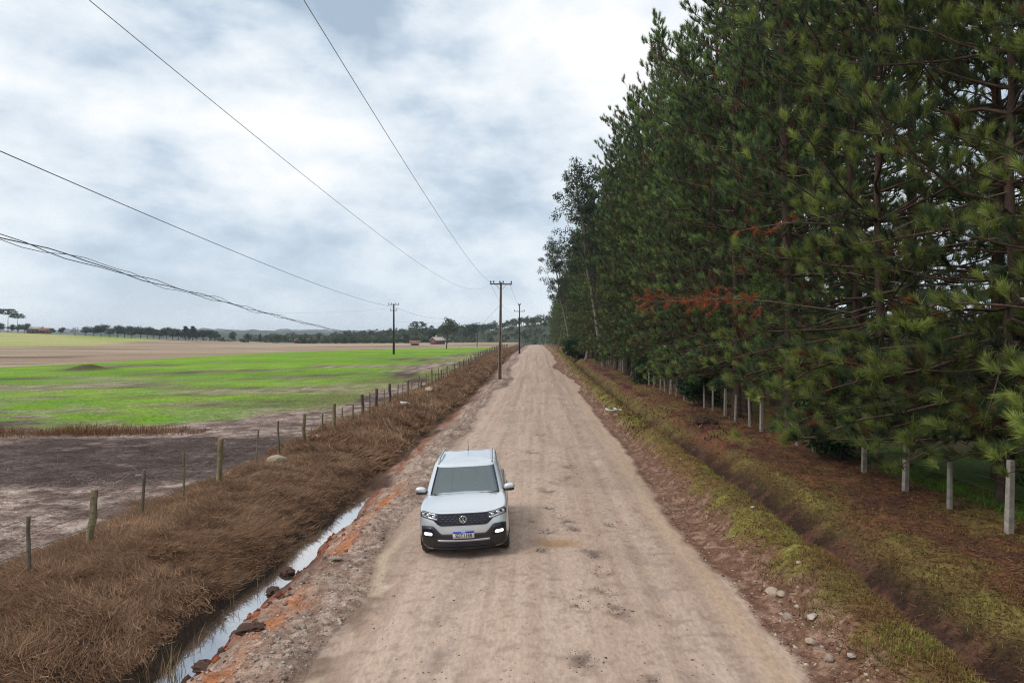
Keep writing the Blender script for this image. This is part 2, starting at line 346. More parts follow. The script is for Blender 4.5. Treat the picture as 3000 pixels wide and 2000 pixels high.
    grass = lerp(np.broadcast_to(A(.130, .098, .032), X.shape + (3,)), A(.190, .160, .042), sstep(.4, .62, nm))
    grass = lerp(grass, A(.15, .070, .034), sstep(.50, .62, nb) * .6)
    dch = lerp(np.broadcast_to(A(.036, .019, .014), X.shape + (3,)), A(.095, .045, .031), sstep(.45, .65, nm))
    need = lerp(np.broadcast_to(A(.155, .070, .035), X.shape + (3,)), A(.10, .045, .03), sstep(.42, .62, nm))
    need = lerp(need, A(.17, .15, .04), sstep(.54, .64, fbm(X / 1.3, Y / 2.6, 141, 3)) * .45)
    rv = lerp(red, grass, sstep(4.1, 4.4, c + (nm - .5) * .8))
    w6 = 5.95 - .4 * sstep(18, 40, Y)
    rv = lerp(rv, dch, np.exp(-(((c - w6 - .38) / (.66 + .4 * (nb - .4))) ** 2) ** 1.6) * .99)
    rv = lerp(rv, need, sstep(7.0, 7.9, c + (nb - .5) * 1.3) + .85 * sstep(20, 30, Y) * sstep(6.6, 7.2, c) * (1 - sstep(7.2, 8.3, c)))
    fl = lerp(need, A(.13, .22, .03), sstep(10.2, 12.0, c + (nb - .5) * 2) * (1 - sstep(22, 26, Y) * .75))
    fl = lerp(fl, A(.24, .38, .05), sstep(17, 22, c))
    rv = lerp(rv, fl, sstep(9.5, 11, c))
    return lerp(col, rv, sstep(3.2, 3.45, c + (nm - .5) * .35))

# rows (distance) and columns (sideways)
ys = list(np.linspace(-30, 5, 18)); y = 5.0
while y < 700:
    y += max(.045, min(y * y / (CAMH * 682) * .95, 5.0)); ys.append(y)
ys = np.array(ys)
mid_l = np.linspace(-10.4, -3.05, 124); mid_r = np.linspace(-3.05, 3.3, 108); mid_q = np.linspace(3.3, 10.6, 116)
lf = [-10.4]; s_ = .085
while lf[-1] > -900: lf.append(lf[-1] - s_); s_ = min(s_ * 1.024, 30)
rt = [10.6]; s_ = .1
while rt[-1] < 260: rt.append(rt[-1] + s_); s_ = min(s_ * 1.12, 16)
cs = np.concatenate([lf[:0:-1], mid_l, mid_r[1:], mid_q[1:], rt[1:]])
CC, YY = np.meshgrid(cs, ys)
XX = warp(CC, YY) + SL * YY
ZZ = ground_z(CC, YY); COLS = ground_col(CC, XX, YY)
ncol = len(cs); nrow = len(ys)
mat_earth = vcol('earth and gravel', .9, .15, contrast=.5, scale=10, scale2=48, bump=.9, bdist=.03)
mat_field = vcol('field soil', .95, .1, contrast=.72, scale=5.5, scale2=24, bump=1.0, bdist=.08, stretch=(1, 1.7, 1))
mat_road = vcol('packed road dirt', .85, .2, contrast=.22, scale=20, scale2=95, bump=.5, bdist=.02, stretch=(1, .35, 1))
def strip(name, c0, c1, mat):
    j0 = int(np.argmin(abs(cs - c0))); j1 = int(np.argmin(abs(cs - c1)))
    V = np.stack([XX[:, j0:j1 + 1], YY[:, j0:j1 + 1], ZZ[:, j0:j1 + 1]], -1); w = j1 - j0 + 1
    i = np.arange(nrow - 1)[:, None] * w; j = np.arange(w - 1)[None]
    F = np.stack([i + j, i + j + 1, i + w + j + 1, i + w + j], -1).reshape(-1, 4)
    o = link(name, np_mesh(name, V.reshape(-1, 3), F, mat, COLS[:, j0:j1 + 1].reshape(-1, 3), True))
    return tag(o, kind='structure')
strip('field', cs[0], -10.4, mat_field)
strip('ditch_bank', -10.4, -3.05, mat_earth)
strip('road', -3.05, 3.3, mat_road)
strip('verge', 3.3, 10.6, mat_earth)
strip('forest_floor', 10.6, cs[-1], mat_earth)
# the plain beyond, reaching the horizon
xx = np.linspace(-4450, 4450, 60); yy = np.concatenate([[-40, 200, 500], np.linspace(690, 3530, 30)])
GX, GY = np.meshgrid(xx, yy); GZ = np.where(GY < 600, -14., -9.5) + 0 * GX
i = np.arange(len(yy) - 1)[:, None] * 60; j = np.arange(59)[None]
F = np.stack([i + j, i + j + 1, i + 61 + j, i + 60 + j], -1).reshape(-1, 4)
tag(link('plain', np_mesh('plain', np.stack([GX, GY, GZ], -1).reshape(-1, 3), F, plain('distant fields', (.12, .17, .06), .95, noise=.8, nscale=.004, noise2=(.2, .16, .1)))), kind='structure')

# ------------------------------------------------------------------ standing water
def water_mat(name, tint, fac):
    m, t, b = new_mat(name); lk = t.links.new
    b.inputs['Base Color'].default_value = (*tint, 1); b.inputs['Roughness'].default_value = .35
    g = N(t, 'ShaderNodeBsdfGlossy', inp={'Roughness': .035, 'Color': (.95, .97, 1, 1)})
    tcn = N(t, 'ShaderNodeTexCoord'); nn = N(t, 'ShaderNodeTexNoise', inp={'Scale': 2.2, 'Detail': 3.0}); lk(tcn.outputs['Object'], nn.inputs['Vector'])
    bp = N(t, 'ShaderNodeBump', inp={'Strength': .12, 'Distance': .02}); lk(nn.outputs['Fac'], bp.inputs['Height']); lk(bp.outputs[0], g.inputs['Normal'])
    fr = N(t, 'ShaderNodeFresnel', inp={'IOR': 1.33}); mr = N(t, 'ShaderNodeMapRange'); mr.inputs[1].default_value = .02; mr.inputs[2].default_value = .2; mr.inputs[3].default_value = fac * .6; mr.inputs[4].default_value = fac
    lk(fr.outputs[0], mr.inputs[0])
    ms = N(t, 'ShaderNodeMixShader'); lk(mr.outputs[0], ms.inputs[0]); lk(b.outputs[0], ms.inputs[1]); lk(g.outputs[0], ms.inputs[2]); lk(ms.outputs[0], t.nodes['Material Output'].inputs[0])
    return m
yw = np.linspace(2, 24, 60); g = Geo()
VL = np.stack([-6.3 + SL * yw, yw, np.full(60, -.645)], -1); VR = np.stack([-4.3 + SL * yw, yw, np.full(60, -.645)], -1)
V = np.stack([VL, VR], 1).reshape(-1, 3); k = np.arange(59) * 2
g.add(V, np.stack([k, k + 1, k + 3, k + 2], -1))
tag(link('ditch_water', g.mesh('ditch_water', water_mat('still ditch water', (.05, .035, .025), .66), True)), kind='structure')

# ================================================================== foliage builders
def norm(v): return v / (np.linalg.norm(v, axis=-1, keepdims=True) + 1e-9)
def needles(g, P, D, L_, W_, col, r):
    """one thin triangle per needle bundle. P base, D direction, arrays"""
    n = len(P); side = norm(np.cross(D, r.normal(size=(n, 3))))
    w = (W_ * np.ones(n))[:, None] / 2; l = (L_ * np.ones(n))[:, None]
    V = np.stack([P - side * w, P + side * w, P + D * l], 1).reshape(-1, 3)
    F = np.arange(3 * n).reshape(-1, 3)
    g.add(V, F, np.repeat(col, 3, axis=0))
BARK = np.array([.085, .055, .042]); DEADW = np.array([.17, .13, .105])
def pine_meshes(name, seed, H=24., reach=3.9, low=2.2, per_tuft=15, dens=1.0, needle=.21, wid=.013, tipb=1.15, bare=10, full=.5, tipf=.42, zmin=1.9, lowd=.66):
    r = np.random.default_rng(seed)
    wood = Geo(); leaf = Geo()
    # trunk
    zz_ = np.linspace(-.3, H, 16); swx = np.cumsum(r.normal(0, .05, 16)); swy = np.cumsum(r.normal(0, .05, 16)); swx -= swx[0]; swy -= swy[0]
    trad = .21 * (1 - zz_ / (H * 1.03)) ** .8 * (H / 24) + .012; trad[0] *= 1.35
    TP = np.stack([swx, swy, zz_], -1); wood.tube(TP, trad, 9, BARK)
    at = lambda z: np.array([np.interp(z, zz_, swx), np.interp(z, zz_, swy), z])
    tP, tD, tC = [], [], []
    z = low
    dk, md, br, ru = np.array([.056, .086, .042]), np.array([.092, .140, .054]), np.array([.165, .235, .066]) * tipb * (np.array([1.18, 1., .85]) if tipb > 1.4 else 1), np.array([.27, .11, .045])
    while z < H - .25:
        u = z / H
        for k in range(r.integers(4, 7) if z > 4.5 else r.integers(3, 6)):
            az = r.uniform(0, 2 * np.pi)
            Lb = reach * (1 - max(0, (u - full) / (1.02 - full)) ** 1.7) * r.uniform(.5, 1.15) * (1.35 if r.random() < .1 else 1)
            if u < .25: Lb *= r.uniform(.7, 1.1)
            Lb = max(Lb, .45)
            pitch = R(-20) + R(66) * u ** 1.1 + r.normal(0, .15) - (R(12) if z < 4.5 else 0)
            h = np.array([math.cos(az), math.sin(az), 0])
            m = 7; s = np.linspace(0, 1, m)
            if z + Lb * math.sin(pitch) < zmin - .1: pitch = math.asin(max(-1, min(1, (zmin - .1 - z) / Lb)))
            wob = np.cumsum(r.normal(0, .035, (m, 3)), 0) * Lb * .5; wob -= wob[0]
            P = at(z) + s[:, None] * Lb * (h * math.cos(pitch)) + np.outer(s * Lb * math.sin(pitch) + (s ** 2.2) * Lb * (.16 if u > .3 else .02), [0, 0, 1.]) + wob
            wood.tube(P, (.035 * (Lb / 3.5) + .004) * (1 - s * .82), 4, BARK * r.uniform(.8, 1.3))
            # twigs
            st = Lb * (.2 if u > .5 else .3); d_ = st; sidek = r.choice([-1, 1])
            ab = norm(P[-1] - P[0])
            clump = r.uniform(.75, 1.25)
            while d_ < Lb:
                f = d_ / Lb
                p0 = np.array([np.interp(f, s, P[:, q]) for q in range(3)])
                sidek = -sidek
                lat = norm(np.cross(ab, [0, 0, 1.])) * sidek
                Lt = (.34 + .75 * (1 - f) * min(1, Lb / 3)) * r.uniform(.6, 1.25)
                td = norm(ab * r.uniform(.5, 1.0) + lat * r.uniform(.5, 1.0) + np.array([0, 0, r.uniform(-.05, .5)]))
                p1 = p0 + td * Lt + np.array([0, 0, .12 * Lt])
                wood.tube(np.stack([p0, (p0 + p1) / 2 + r.normal(0, .02, 3), p1]), [.008, .006, .004], 3, BARK)
                nt_ = max(2, int(Lt / .26))
                for q in range(nt_):
                    ff = 1 - q / (nt_ + .2)
                    pp = p0 + (p1 - p0) * ff
                    if pp[2] < zmin: continue
                    dd = norm(td * (.75 if q == 0 else .6) + np.array([0, 0, r.uniform(.35, 1.1) if u > .22 else r.uniform(-.3, .8)]) + r.normal(0, .18, 3))
                    w = r.random()
                    base = (br * r.uniform(.65, 1.15) if (q == 0 and w < tipf) else md * r.uniform(.7, 1.3) if w < .8 else dk * r.uniform(.8, 1.4))
                    if r.random() < (.04 if u > .3 else .09): base = ru * r.uniform(.35, .9)
                    elif q > 0 and r.random() < .35: base = np.array([.10, .080, .040]) * r.uniform(.6, 1.2)
                    for rep in range(3 if q == 0 else 1):
                        tP.append(pp - dd * .07 * rep); tD.append(norm(dd + r.normal(0, .1, 3))); tC.append(base * clump * (1 - .1 * rep))
                d_ += r.uniform(.17, .36) / dens
            for rep in range(3): tP.append(P[-1]); tD.append(norm(ab + np.array([0, 0, .8]) + r.normal(0, .2, 3))); tC.append(br * clump)
        z += r.uniform(.36, .66) * (lowd if z < 4.5 else 1.55 if u < .62 else 1.0)
    # bare dead limbs low on the stem
    for k in range(bare):
        z0 = r.uniform(3.0, H * .5); az = r.uniform(0, 2 * np.pi); Lb = r.uniform(1.2, 3.6); s = np.linspace(0, 1, 6)
        h = np.array([math.cos(az), math.sin(az), r.uniform(-.35, .15)])
        P = at(z0) + np.outer(s * Lb, h) + np.cumsum(r.normal(0, .05, (6, 3)), 0); wood.tube(P, .026 * (1 - s * .85), 4, DEADW * r.uniform(.7, 1.3))
        for q in range(5):
            f = r.uniform(.35, .95); p0 = np.array([np.interp(f, s, P[:, w]) for w in range(3)]); dv = norm(h + r.normal(0, .6, 3)) * r.uniform(.3, .9)
            wood.tube(np.stack([p0, p0 + dv * .5 + r.normal(0, .03, 3), p0 + dv]), [.009, .006, .003], 3, DEADW)
    tP = np.array(tP); tD = np.array(tD); tC = np.array(tC); n = len(tP); k = per_tuft
    D = np.repeat(tD, k, 0); off = r.uniform(-.12, .08, (n * k, 1))
    PP = np.repeat(tP, k, 0) + D * off
    DD = norm(D * 1.0 + r.normal(0, .40, (n * k, 3)) + np.array([0, 0, .12]))
    cc = np.repeat(tC, k, 0) * r.uniform(.75, 1.25, (n * k, 1))
    needles(leaf, PP, DD, needle * r.uniform(.7, 1.2, n * k), wid, cc, r)
    return wood.mesh(name + '_wood', mat_bark, True), leaf.mesh(name + '_crown', mat_needle)
mat_bark = vcol('rough pine bark', .9, .1, contrast=.45, scale=6, scale2=30, bump=.8, bdist=.03, stretch=(1, 1, .3))
mat_needle = vcol('pine needles', .55, .25, trans=.3, objrand=.38)
mat_leaf = vcol('broad leaves', .5, .3, trans=.3, objrand=.15)
PROTO = [pine_meshes('pine_a', 1, 25, 4.3, 2.6, 19, dens=.85, needle=.28, wid=.023, full=.55), pine_meshes('pine_b', 2, 27, 3.7, 2.8, 18, dens=.85, needle=.28, wid=.024, full=.4, tipb=.95), pine_meshes('pine_c', 3, 23, 4.5, 2.4, 19, dens=.8, needle=.28, wid=.023, full=.65, tipb=1.35), pine_meshes('pine_d', 4, 26, 3.9, 2.9, 18, dens=.8, needle=.28, wid=.023, bare=16, full=.5)]
PROTO_NEAR = [pine_meshes('pine_near_a', 21, 17, 4.8, 1.7, 44, dens=.75, needle=.30, wid=.0115, bare=14, tipb=1.5, full=.6, tipf=.6, zmin=1.3, lowd=.42), pine_meshes('pine_near_b', 22, 17, 4.6, 1.7, 42, dens=.75, needle=.30, wid=.0115, bare=20, tipb=1.5, full=.6, tipf=.6, zmin=1.3, lowd=.42)]
def put_pine(k, x, y, s, rz, label, group, near=False, tilt=(0, 0)):
    wo_, cr_ = (PROTO_NEAR if near else PROTO)[k]
    o = empty('pine_tree', (x, y, float(gz(x, y)) - .05), (tilt[0], tilt[1], rz), s)
    link('trunk', wo_, o); link('crown', cr_, o)
    tag(o, label, 'pine tree', group)
    return o
ORD = ['first', 'second', 'third', 'fourth', 'fifth', 'sixth', 'seventh', 'eighth', 'ninth', 'tenth', 'eleventh', 'twelfth', 'thirteenth', 'fourteenth', 'fifteenth', 'sixteenth', 'seventeenth', 'eighteenth', 'nineteenth', 'twentieth']
r = np.random.default_rng(5)
front = []
# nearest pines, set out one by one
put_pine(0, 12.6 + SL * 12.5, 12.5, 1.0, 0.6, 'nearest tall pine, its green boughs filling the right edge of the photo', 'roadside pines', True)
put_pine(1, 11.5 + SL * 16.8, 16.8, 1.02, 2.2, 'pine with bright green boughs reaching towards the road above the nearest fence posts', 'roadside pines', True)
put_pine(0, 10.5 + SL * 21, 21, .98, 4.4, 'pine whose grey trunk stands just behind the concrete fence beside the dark green bush', 'roadside pines', True, (0, R(-2)))
put_pine(1, 13.4 + SL * 14.4, 14.4, .97, 5.1, 'pine set back from the nearest one, its low boughs drooping over the fence', 'roadside pines', True)
put_pine(0, 13.2 + SL * 19.4, 19.4, .95, 1.7, 'pine set back behind the nearest fence posts, left of the right edge', 'roadside pines', True)
y = 24.6; q = 0
while y < 330:
    x = 11.1 + r.uniform(-1.0, 1.2) + SL * y - 1.0 * sstep(30, 60, y)
    s = np.array([1, 1, r.uniform(.85, 1.12)]) * r.uniform(.80, 1.03) * (1.0 + .04 * sstep(28, 45, y) - .16 * sstep(110, 300, y))
    if q < 20:
        lab = f'dark green pine, {ORD[q]} beyond the grey trunk in the row along the fence'
        grp = 'roadside pines'
    else:
        lab = 'pine in the far stretch of the front row where the road narrows to the horizon'; grp = 'far roadside pines'
    put_pine(int(r.integers(0, 4)), x, y, s, r.uniform(0, 6.28), lab, grp, False, (r.normal(0, .02), r.normal(-.02, .025)))
    y += r.uniform(2.6, 3.8) * (1 + .6 * sstep(70, 200, y)); q += 1
for (t, y) in ((16.6, 16.5), (17.0, 20.5), (16.2, 24)):
    put_pine(int(r.integers(0, 4)), t + SL * y, y, r.uniform(.85, 1.0), r.uniform(0, 6.28), 'shaded pine standing behind the roadside row, glimpsed between the front boughs', 'pines behind the front row')
for row, (t0, y0, y1, stp) in enumerate([(15.2, 27, 120, 4.0), (19.2, 44, 90, 5.6)]):
    y = y0
    while y < y1:
        put_pine(int(r.integers(0, 4)), t0 + r.uniform(-1, 1) + SL * y, y, r.uniform(.9, 1.1), r.uniform(0, 6.28),
                 'shaded pine standing behind the roadside row, glimpsed between the front boughs', 'pines behind the front row')
        y += r.uniform(.8, 1.25) * stp

# ------------------------------------------------------------------ broadleaf trees and bushes
def leaf_clumps(g, cen, rad, r, per=22, size=.3, cols=((.03, .06, .02), (.06, .1, .03)), flat=.8):
    """cen (n,3) clump centres, rad clump radius: small leaf-sized quads spread over each"""
    n = len(cen); k = per
    d = norm(r.normal(size=(n * k, 3))); d[:, 2] *= flat
    rr = np.repeat(np.broadcast_to(rad, (n,)), k)[:, None] * r.uniform(.45, 1.0, (n * k, 1))
    P = np.repeat(cen, k, 0) + d * rr
    nn = norm(d + r.normal(0, .6, (n * k, 3)) + np.array([0, 0, .35]))
    a = norm(np.cross(nn, r.normal(size=(n * k, 3)))); b = np.cross(nn, a)
    s = size * r.uniform(.6, 1.2, (n * k, 1)) / 2
    V = np.stack([P - a * s, P - b * s * .55, P + a * s, P + b * s * .55], 1).reshape(-1, 3)
    F = np.arange(4 * n * k).reshape(-1, 4)
    m = np.repeat(r.random(n), k)[:, None]; c = (np.array(cols[0]) * (1 - m) + np.array(cols[1]) * m) * r.uniform(.7, 1.3, (n * k, 1))
    g.add(V, F, np.repeat(c, 4, 0))
def broadleaf(name, seed, H, W, nclump, size, cols, trunk=.3, shape='round', per=20, clump=None, trunk_col=(.09, .07, .055)):
    r = np.random.default_rng(seed); wood = Geo(); leaf = Geo(); cen = []
    clump = clump or W * .16
    z0 = {'round': .28, 'bush': .0, 'umbrella': .72, 'cone': .12, 'tall': .35}[shape] * H
    lobes = 9
    if shape == 'round' or shape == 'bush' or shape == 'tall':
        L0 = np.stack([r.normal(0, W * .2, lobes), r.normal(0, W * .2, lobes), r.uniform(z0 + (H - z0) * .22, H - (H - z0) * .22, lobes)], -1)
        lr = W * r.uniform(.18, .3, lobes)
        for q in range(nclump):
            i = r.integers(lobes); d_ = norm(r.normal(size=3)); c = L0[i] + d_ * lr[i] * np.array([1, 1, .85 * (H - z0) / W * 1.2]) * r.uniform(.6, 1)
            c[2] = np.clip(c[2], z0 + clump * .5, H - clump * .5); cen.append(c)
        ends = L0
    elif shape == 'cone':
        for q in range(nclump):
            u = r.random() ** .75; a = r.uniform(0, 6.28); rr = W / 2 * (1 - u) * r.uniform(.5, 1) + .1; cen.append([rr * math.cos(a), rr * math.sin(a), z0 + (H - z0 - clump) * u])
        ends = np.array([[0, 0, H * .9]])
    else:   # umbrella: araucaria, up-curved branch discs
        ends = []
        for tier, (u, w) in enumerate([(.78, 1.0), (.86, .95), (.94, .7)]):
            nb = 9
            for b in range(nb):
                a = b / nb * 6.28 + r.uniform(-.25, .25); e = np.array([math.cos(a) * W / 2 * w, math.sin(a) * W / 2 * w, H * u + H * .05]) * np.array([1, 1, 1]) ; ends.append(e)
                for q in range(max(2, nclump // 27)): cen.append(e * np.array([1, 1, 1]) + np.append(r.normal(0, W * .07, 2), r.normal(0, H * .012)))
        ends = np.array(ends)
    cen = np.array(cen)
    if shape != 'bush':
        sw = np.cumsum(r.normal(0, H * .006, (8, 2)), 0); sw -= sw[0]; tz = np.linspace(-.3, H * (.9 if shape != 'round' else .62), 8)
        wood.tube(np.column_stack([sw, tz]), trunk * (1 - .75 * np.linspace(0, 1, 8)), 7, trunk_col)
    for e in ends:
        b0 = np.array([0, 0, max(.05 * H, min(e[2] * (.96 if shape == 'umbrella' else .55), H * .8))]) if shape != 'bush' else np.array([0, 0, 0.])
        mid_ = (b0 + e) / 2 - np.array([0, 0, .05 * H if shape == 'umbrella' else 0])
        wood.tube(np.stack([b0, mid_, e]), [trunk * .4, trunk * .25, trunk * .08], 4, trunk_col)
    leaf_clumps(leaf, cen, clump, r, per, size, cols, flat=.45 if shape == 'umbrella' else .8)
    return wood.mesh(name + '_wood', mat_bark, True), leaf.mesh(name + '_crown', mat_leaf)
DKG = ((.016, .034, .014), (.036, .062, .022)); MDG = ((.03, .055, .02), (.07, .11, .035)); EUC = ((.035, .052, .03), (.075, .095, .05))
TREES = {
    'bush': broadleaf('bush', 41, 2.6, 2.8, 150, .16, ((.008, .03, .008), (.03, .075, .018)), .05, 'bush', 34, .34),
    'bush2': broadleaf('bush2', 42, 2.0, 2.2, 110, .14, ((.03, .06, .012), (.07, .13, .03)), .04, 'bush', 30, .3),
    'euc': broadleaf('eucalyptus', 43, 27, 8.0, 190, .30, EUC, .3, 'tall', 60, .8, (.2, .17, .14)),
    'round': broadleaf('round', 44, 11, 11, 110, .75, DKG, .28, 'round', 22, 1.5),
    'round2': broadleaf('round2', 45, 10, 8, 90, .7, MDG, .25, 'round', 22, 1.2),
    'cone': broadleaf('cone', 46, 15, 6.5, 110, .7, DKG, .25, 'cone', 22, .95),
    'arau': broadleaf('araucaria', 47, 17, 10, 110, .7, DKG, .3, 'umbrella', 24, 1.0),
    'scrub': broadleaf('scrub', 48, 4.5, 6.5, 70, .5, MDG, .1, 'bush', 22, .95),
}
def put_tree(kind, name, x, y, s, label, cat, group=None, rz=None, z=None, tilt=(0, 0)):
    wo_, cr_ = TREES[kind]; o = empty(name, (x, y, float(gz(x, y)) - .1 if z is None else z), (tilt[0], tilt[1], random.uniform(0, 6.28) if rz is None else rz), s)
    link('stem' if 'bush' in name or 'scrub' in name else 'trunk', wo_, o); link('foliage' if 'bush' in name or 'scrub' in name else 'crown', cr_, o)
    return tag(o, label, cat, group)
put_tree('bush', 'bush', 10.0 + SL * 22.5, 22.5, 1.0, 'dense dark green bush leaning on the fence left of the grey pine trunk', 'bush')
put_tree('bush', 'bush', 9.9 + SL * 40, 40.5, 1.1, 'dark green bush swallowing the concrete fence midway along the verge', 'bush')
put_tree('bush', 'bush', 10.0 + SL * 60, 60, 1.25, 'dark bush under the pines where the far fence posts begin', 'bush')
put_tree('bush', 'bush', 6.6 + SL * 112, 112, 1.6, 'big dark bush at the foot of the pines near the narrow end of the verge', 'bush')
put_tree('bush2', 'bush', 12.6 + SL * 16.2, 16.2, 1.15, 'light green leafy bush behind the two nearest fence posts', 'bush')
put_tree('bush2', 'bush', 14.6 + SL * 20, 20.5, 1.5, 'sunlit yellow green bush deep under the pines behind the fence', 'bush')
for (t, y, s, lean, lab) in [(8.6, 86, .98, -.13, 'tall eucalyptus with a domed crown leaning out from the pines'), (7.8, 106, .93, -.16, 'slender eucalyptus leaning over the road below the domed one'), (7.2, 132, .86, -.17, 'thin eucalyptus with ragged twigs against the clouds, third from the camera'), (6.6, 205, .72, -.2, 'farthest small eucalyptus reaching out near the far utility pole')]:
    put_tree('euc', 'eucalyptus_tree', t + SL * y, y, s, lab, 'tree', 'eucalyptus leaning out of the pines', None, None, (0, lean))

# ------------------------------------------------------------------ the dead branch with rust-red needles
def dead_branch(label, base, tip, n, r, name='dead_branch'):
    o = empty(name, base); wood = Geo(); leaf = Geo(); v = np.array(tip) - np.array(base); Lb = np.linalg.norm(v); s = np.linspace(0, 1, 8)
    P = np.outer(s, v) + np.outer(np.sin(s * np.pi), [0, 0, .25]) + np.cumsum(r.normal(0, .03, (8, 3)), 0)
    wood.tube(P, .035 * (1 - s * .8), 5, DEADW)
    tp, td = [], []
    for q in range(n):
        f = r.uniform(.42, 1); p0 = np.array([np.interp(f, s, P[:, w]) for w in range(3)]); dv = norm(v / Lb + r.normal(0, .7, 3)) * r.uniform(.2, .6)
        wood.tube(np.stack([p0, p0 + dv]), [.008, .004], 3, DEADW)
        for e in range(3): tp.append(p0 + dv * (1 - .28 * e)); td.append(norm(dv + np.array([0, 0, -.1])))
    k = 16; tp = np.repeat(np.array(tp), k, 0); td = norm(np.repeat(np.array(td), k, 0) + r.normal(0, .5, (len(tp), 3)))
    cc = np.array([.34, .085, .03]) * r.uniform(.55, 1.25, (len(tp), 1))
    needles(leaf, tp, td, .19 * r.uniform(.7, 1.2, len(tp)), .011, cc, r)
    link('branch', wood.mesh('dead_wood', mat_bark, True), o); link('needle_spray', leaf.mesh('dead_needles', mat_needle), o)['kind'] = 'stuff'
    return tag(o, label, 'branch')
def px3(xv, yv, Y): return ((xv - 1176) / 1568 * Y, Y, CAMH - (yv - 778) / 1568 * Y)
r = np.random.default_rng(9)
dead_branch('long dead branch with rust red needles hanging from the pines', px3(1960, 715, 20.5), px3(1490, 700, 18.6), 46, r)
dead_branch('bare grey dead branch with a few red needles above the long rusty one', px3(2000, 545, 21), px3(1690, 525, 19.5), 7, r)

# ================================================================== ground cover
def blades(g, P, D, L_, W_, col, r, bend=.35):
    """bent grass blades: a quad and a tip triangle each"""
    n = len(P); side = norm(np.cross(D, np.array([0, 0, 1.])) + 1e-4); w = (W_ * np.ones(n))[:, None] / 2; l = (L_ * np.ones(n))[:, None]
    up = np.array([0, 0, 1.]); hor = D * np.array([1, 1, 0])
    mid_ = P + D * l * .55
    tip = P + D * l * .95 + hor * l * bend * .5 - up * l * bend * .35
    V = np.stack([P - side * w, P + side * w, mid_ + side * w * .7, mid_ - side * w * .7, tip], 1).reshape(-1, 3)
    b = np.arange(n)[:, None] * 5
    F = np.concatenate([b + np.array([[0, 1, 2]]), b + np.array([[0, 2, 3]]), b + np.array([[3, 2, 4]])])
    g.add(V, F, np.repeat(col, 5, axis=0))
def scatter(n, y0, y1, c0, c1, r, p=1.9):
    u = r.random(n); y = (y0 ** (1 - p) + u * (y1 ** (1 - p) - y0 ** (1 - p))) ** (1 / (1 - p))
    return r.uniform(c0, c1, n), y
def on_ground(c, y, dz=0):
    z = ground_z(c, y) + dz; return np.stack([warp(c, y) + SL * y, y, z], -1)
mat_grass = vcol('dry grass', .85, .1, trans=.2)
r = np.random.default_rng(77)
# matted dead grass on the left bank
def dead_grass(name, nclump, y0, y1, per, c0, c1, lo, hi, w, p=1.9):
    g = Geo(); c, y = scatter(nclump, y0, y1, c0, c1, r, p)
    edge = fbm(y / 1.3, y * 0, 201, 2)
    lowe = -5.62 + .5 * (edge - .4) + .75 * sstep(18, 24, y)
    ok = (c < lowe) & (c > -9.75 + 1.2 * (fbm(y / 2.2, y * 0 + 4, 203, 2) - .5)) & (fbm(c / .9, y / .9, 205, 2) > .16)
    c, y = c[ok], y[ok]; n = len(c)
    P = np.repeat(on_ground(c, y, -.03), per, 0); N_ = n * per
    P[:, :2] += r.normal(0, .10, (N_, 2))
    flow = np.repeat(2 * np.pi * fbm(c / 1.6, y / 1.6, 207, 2) * 1.4, per) + r.normal(0, .75, N_)
    el = np.clip(r.normal(.40, .30, N_), .0, 1.4)
    D = np.stack([np.cos(flow) * np.cos(el) + .25, np.sin(flow) * np.cos(el), np.sin(el)], -1); D = norm(D)
    tone = np.repeat(fbm(c / .7, y / .7, 209, 3), per)[:, None]; t2 = r.random((N_, 1))
    col = np.array([.20, .115, .070]) * (1 - tone) + np.array([.46, .295, .185]) * tone
    col = col * (.5 + .95 * t2)
    sc_ = np.repeat(r.uniform(.75, 1.3, n), per)
    D = norm(D + r.normal(0, .12, D.shape)); needles(g, P, D, r.uniform(lo, hi, N_) * sc_, w * (1 + .02 * np.repeat(y, per)), col, r)
    return tag(link(name, g.mesh(name, mat_grass)), kind='stuff', label='matted dead brown grass covering the ditch bank', cat='grass')
dead_grass('dead_grass', 15000, 5.5, 30, 27, -10.2, -5.4, .09, .26, .0085)
dead_grass('dead_grass', 4600, 24, 190, 20, -10.2, -5.4, .2, .48, .026, 1.5)
# grass-topped heap spilling towards the road further along, and the hedge-like row of dry weeds across the field
g = Geo(); n = 13000; X = r.uniform(-42, -13.8, n); Yh = 30.9 + .06 * (X + 14) + r.normal(0, .55, n); top = .25 + .65 * fbm(X / 1.5, Yh * 0, 221, 3) * sstep(-13.5, -17, X)
P = np.stack([X, Yh, gz(X, Yh) - .05], -1); a = r.uniform(0, 6.28, n); el = r.uniform(.3, 1.4, n)
D = np.stack([np.cos(a) * np.cos(el), np.sin(a) * np.cos(el), np.sin(el)], -1); t2 = r.random((n, 1))
blades(g, P, D, top * r.uniform(.5, 1.1, n), .018, np.array([.15, .075, .042]) * (.5 + t2) + np.array([.05, .03, .01]), r, .3)
tag(link('dry_weeds', g.mesh('dry_weeds', mat_grass)), kind='stuff', label='row of dry brown weeds across the muddy field', cat='weeds')
g = Geo(); n = 24000; u = r.random(n); Yf = 8 + 26 * u ** 1.5; Xf = -9.6 + SL * Yf - r.random(n) ** 1.3 * (Yf * .8 + 2); keep = fbm(Xf / .7, Yf / .45, 113, 4) + .25 * r.random(n) > .56; Xf, Yf = Xf[keep], Yf[keep]; n = len(Xf)
P = np.stack([Xf, Yf, gz(Xf, Yf) + .012], -1); a = r.uniform(0, 6.28, n); el = r.uniform(-.05, .35, n); D = np.stack([np.cos(a) * np.cos(el), np.sin(a) * np.cos(el), np.sin(el)], -1)
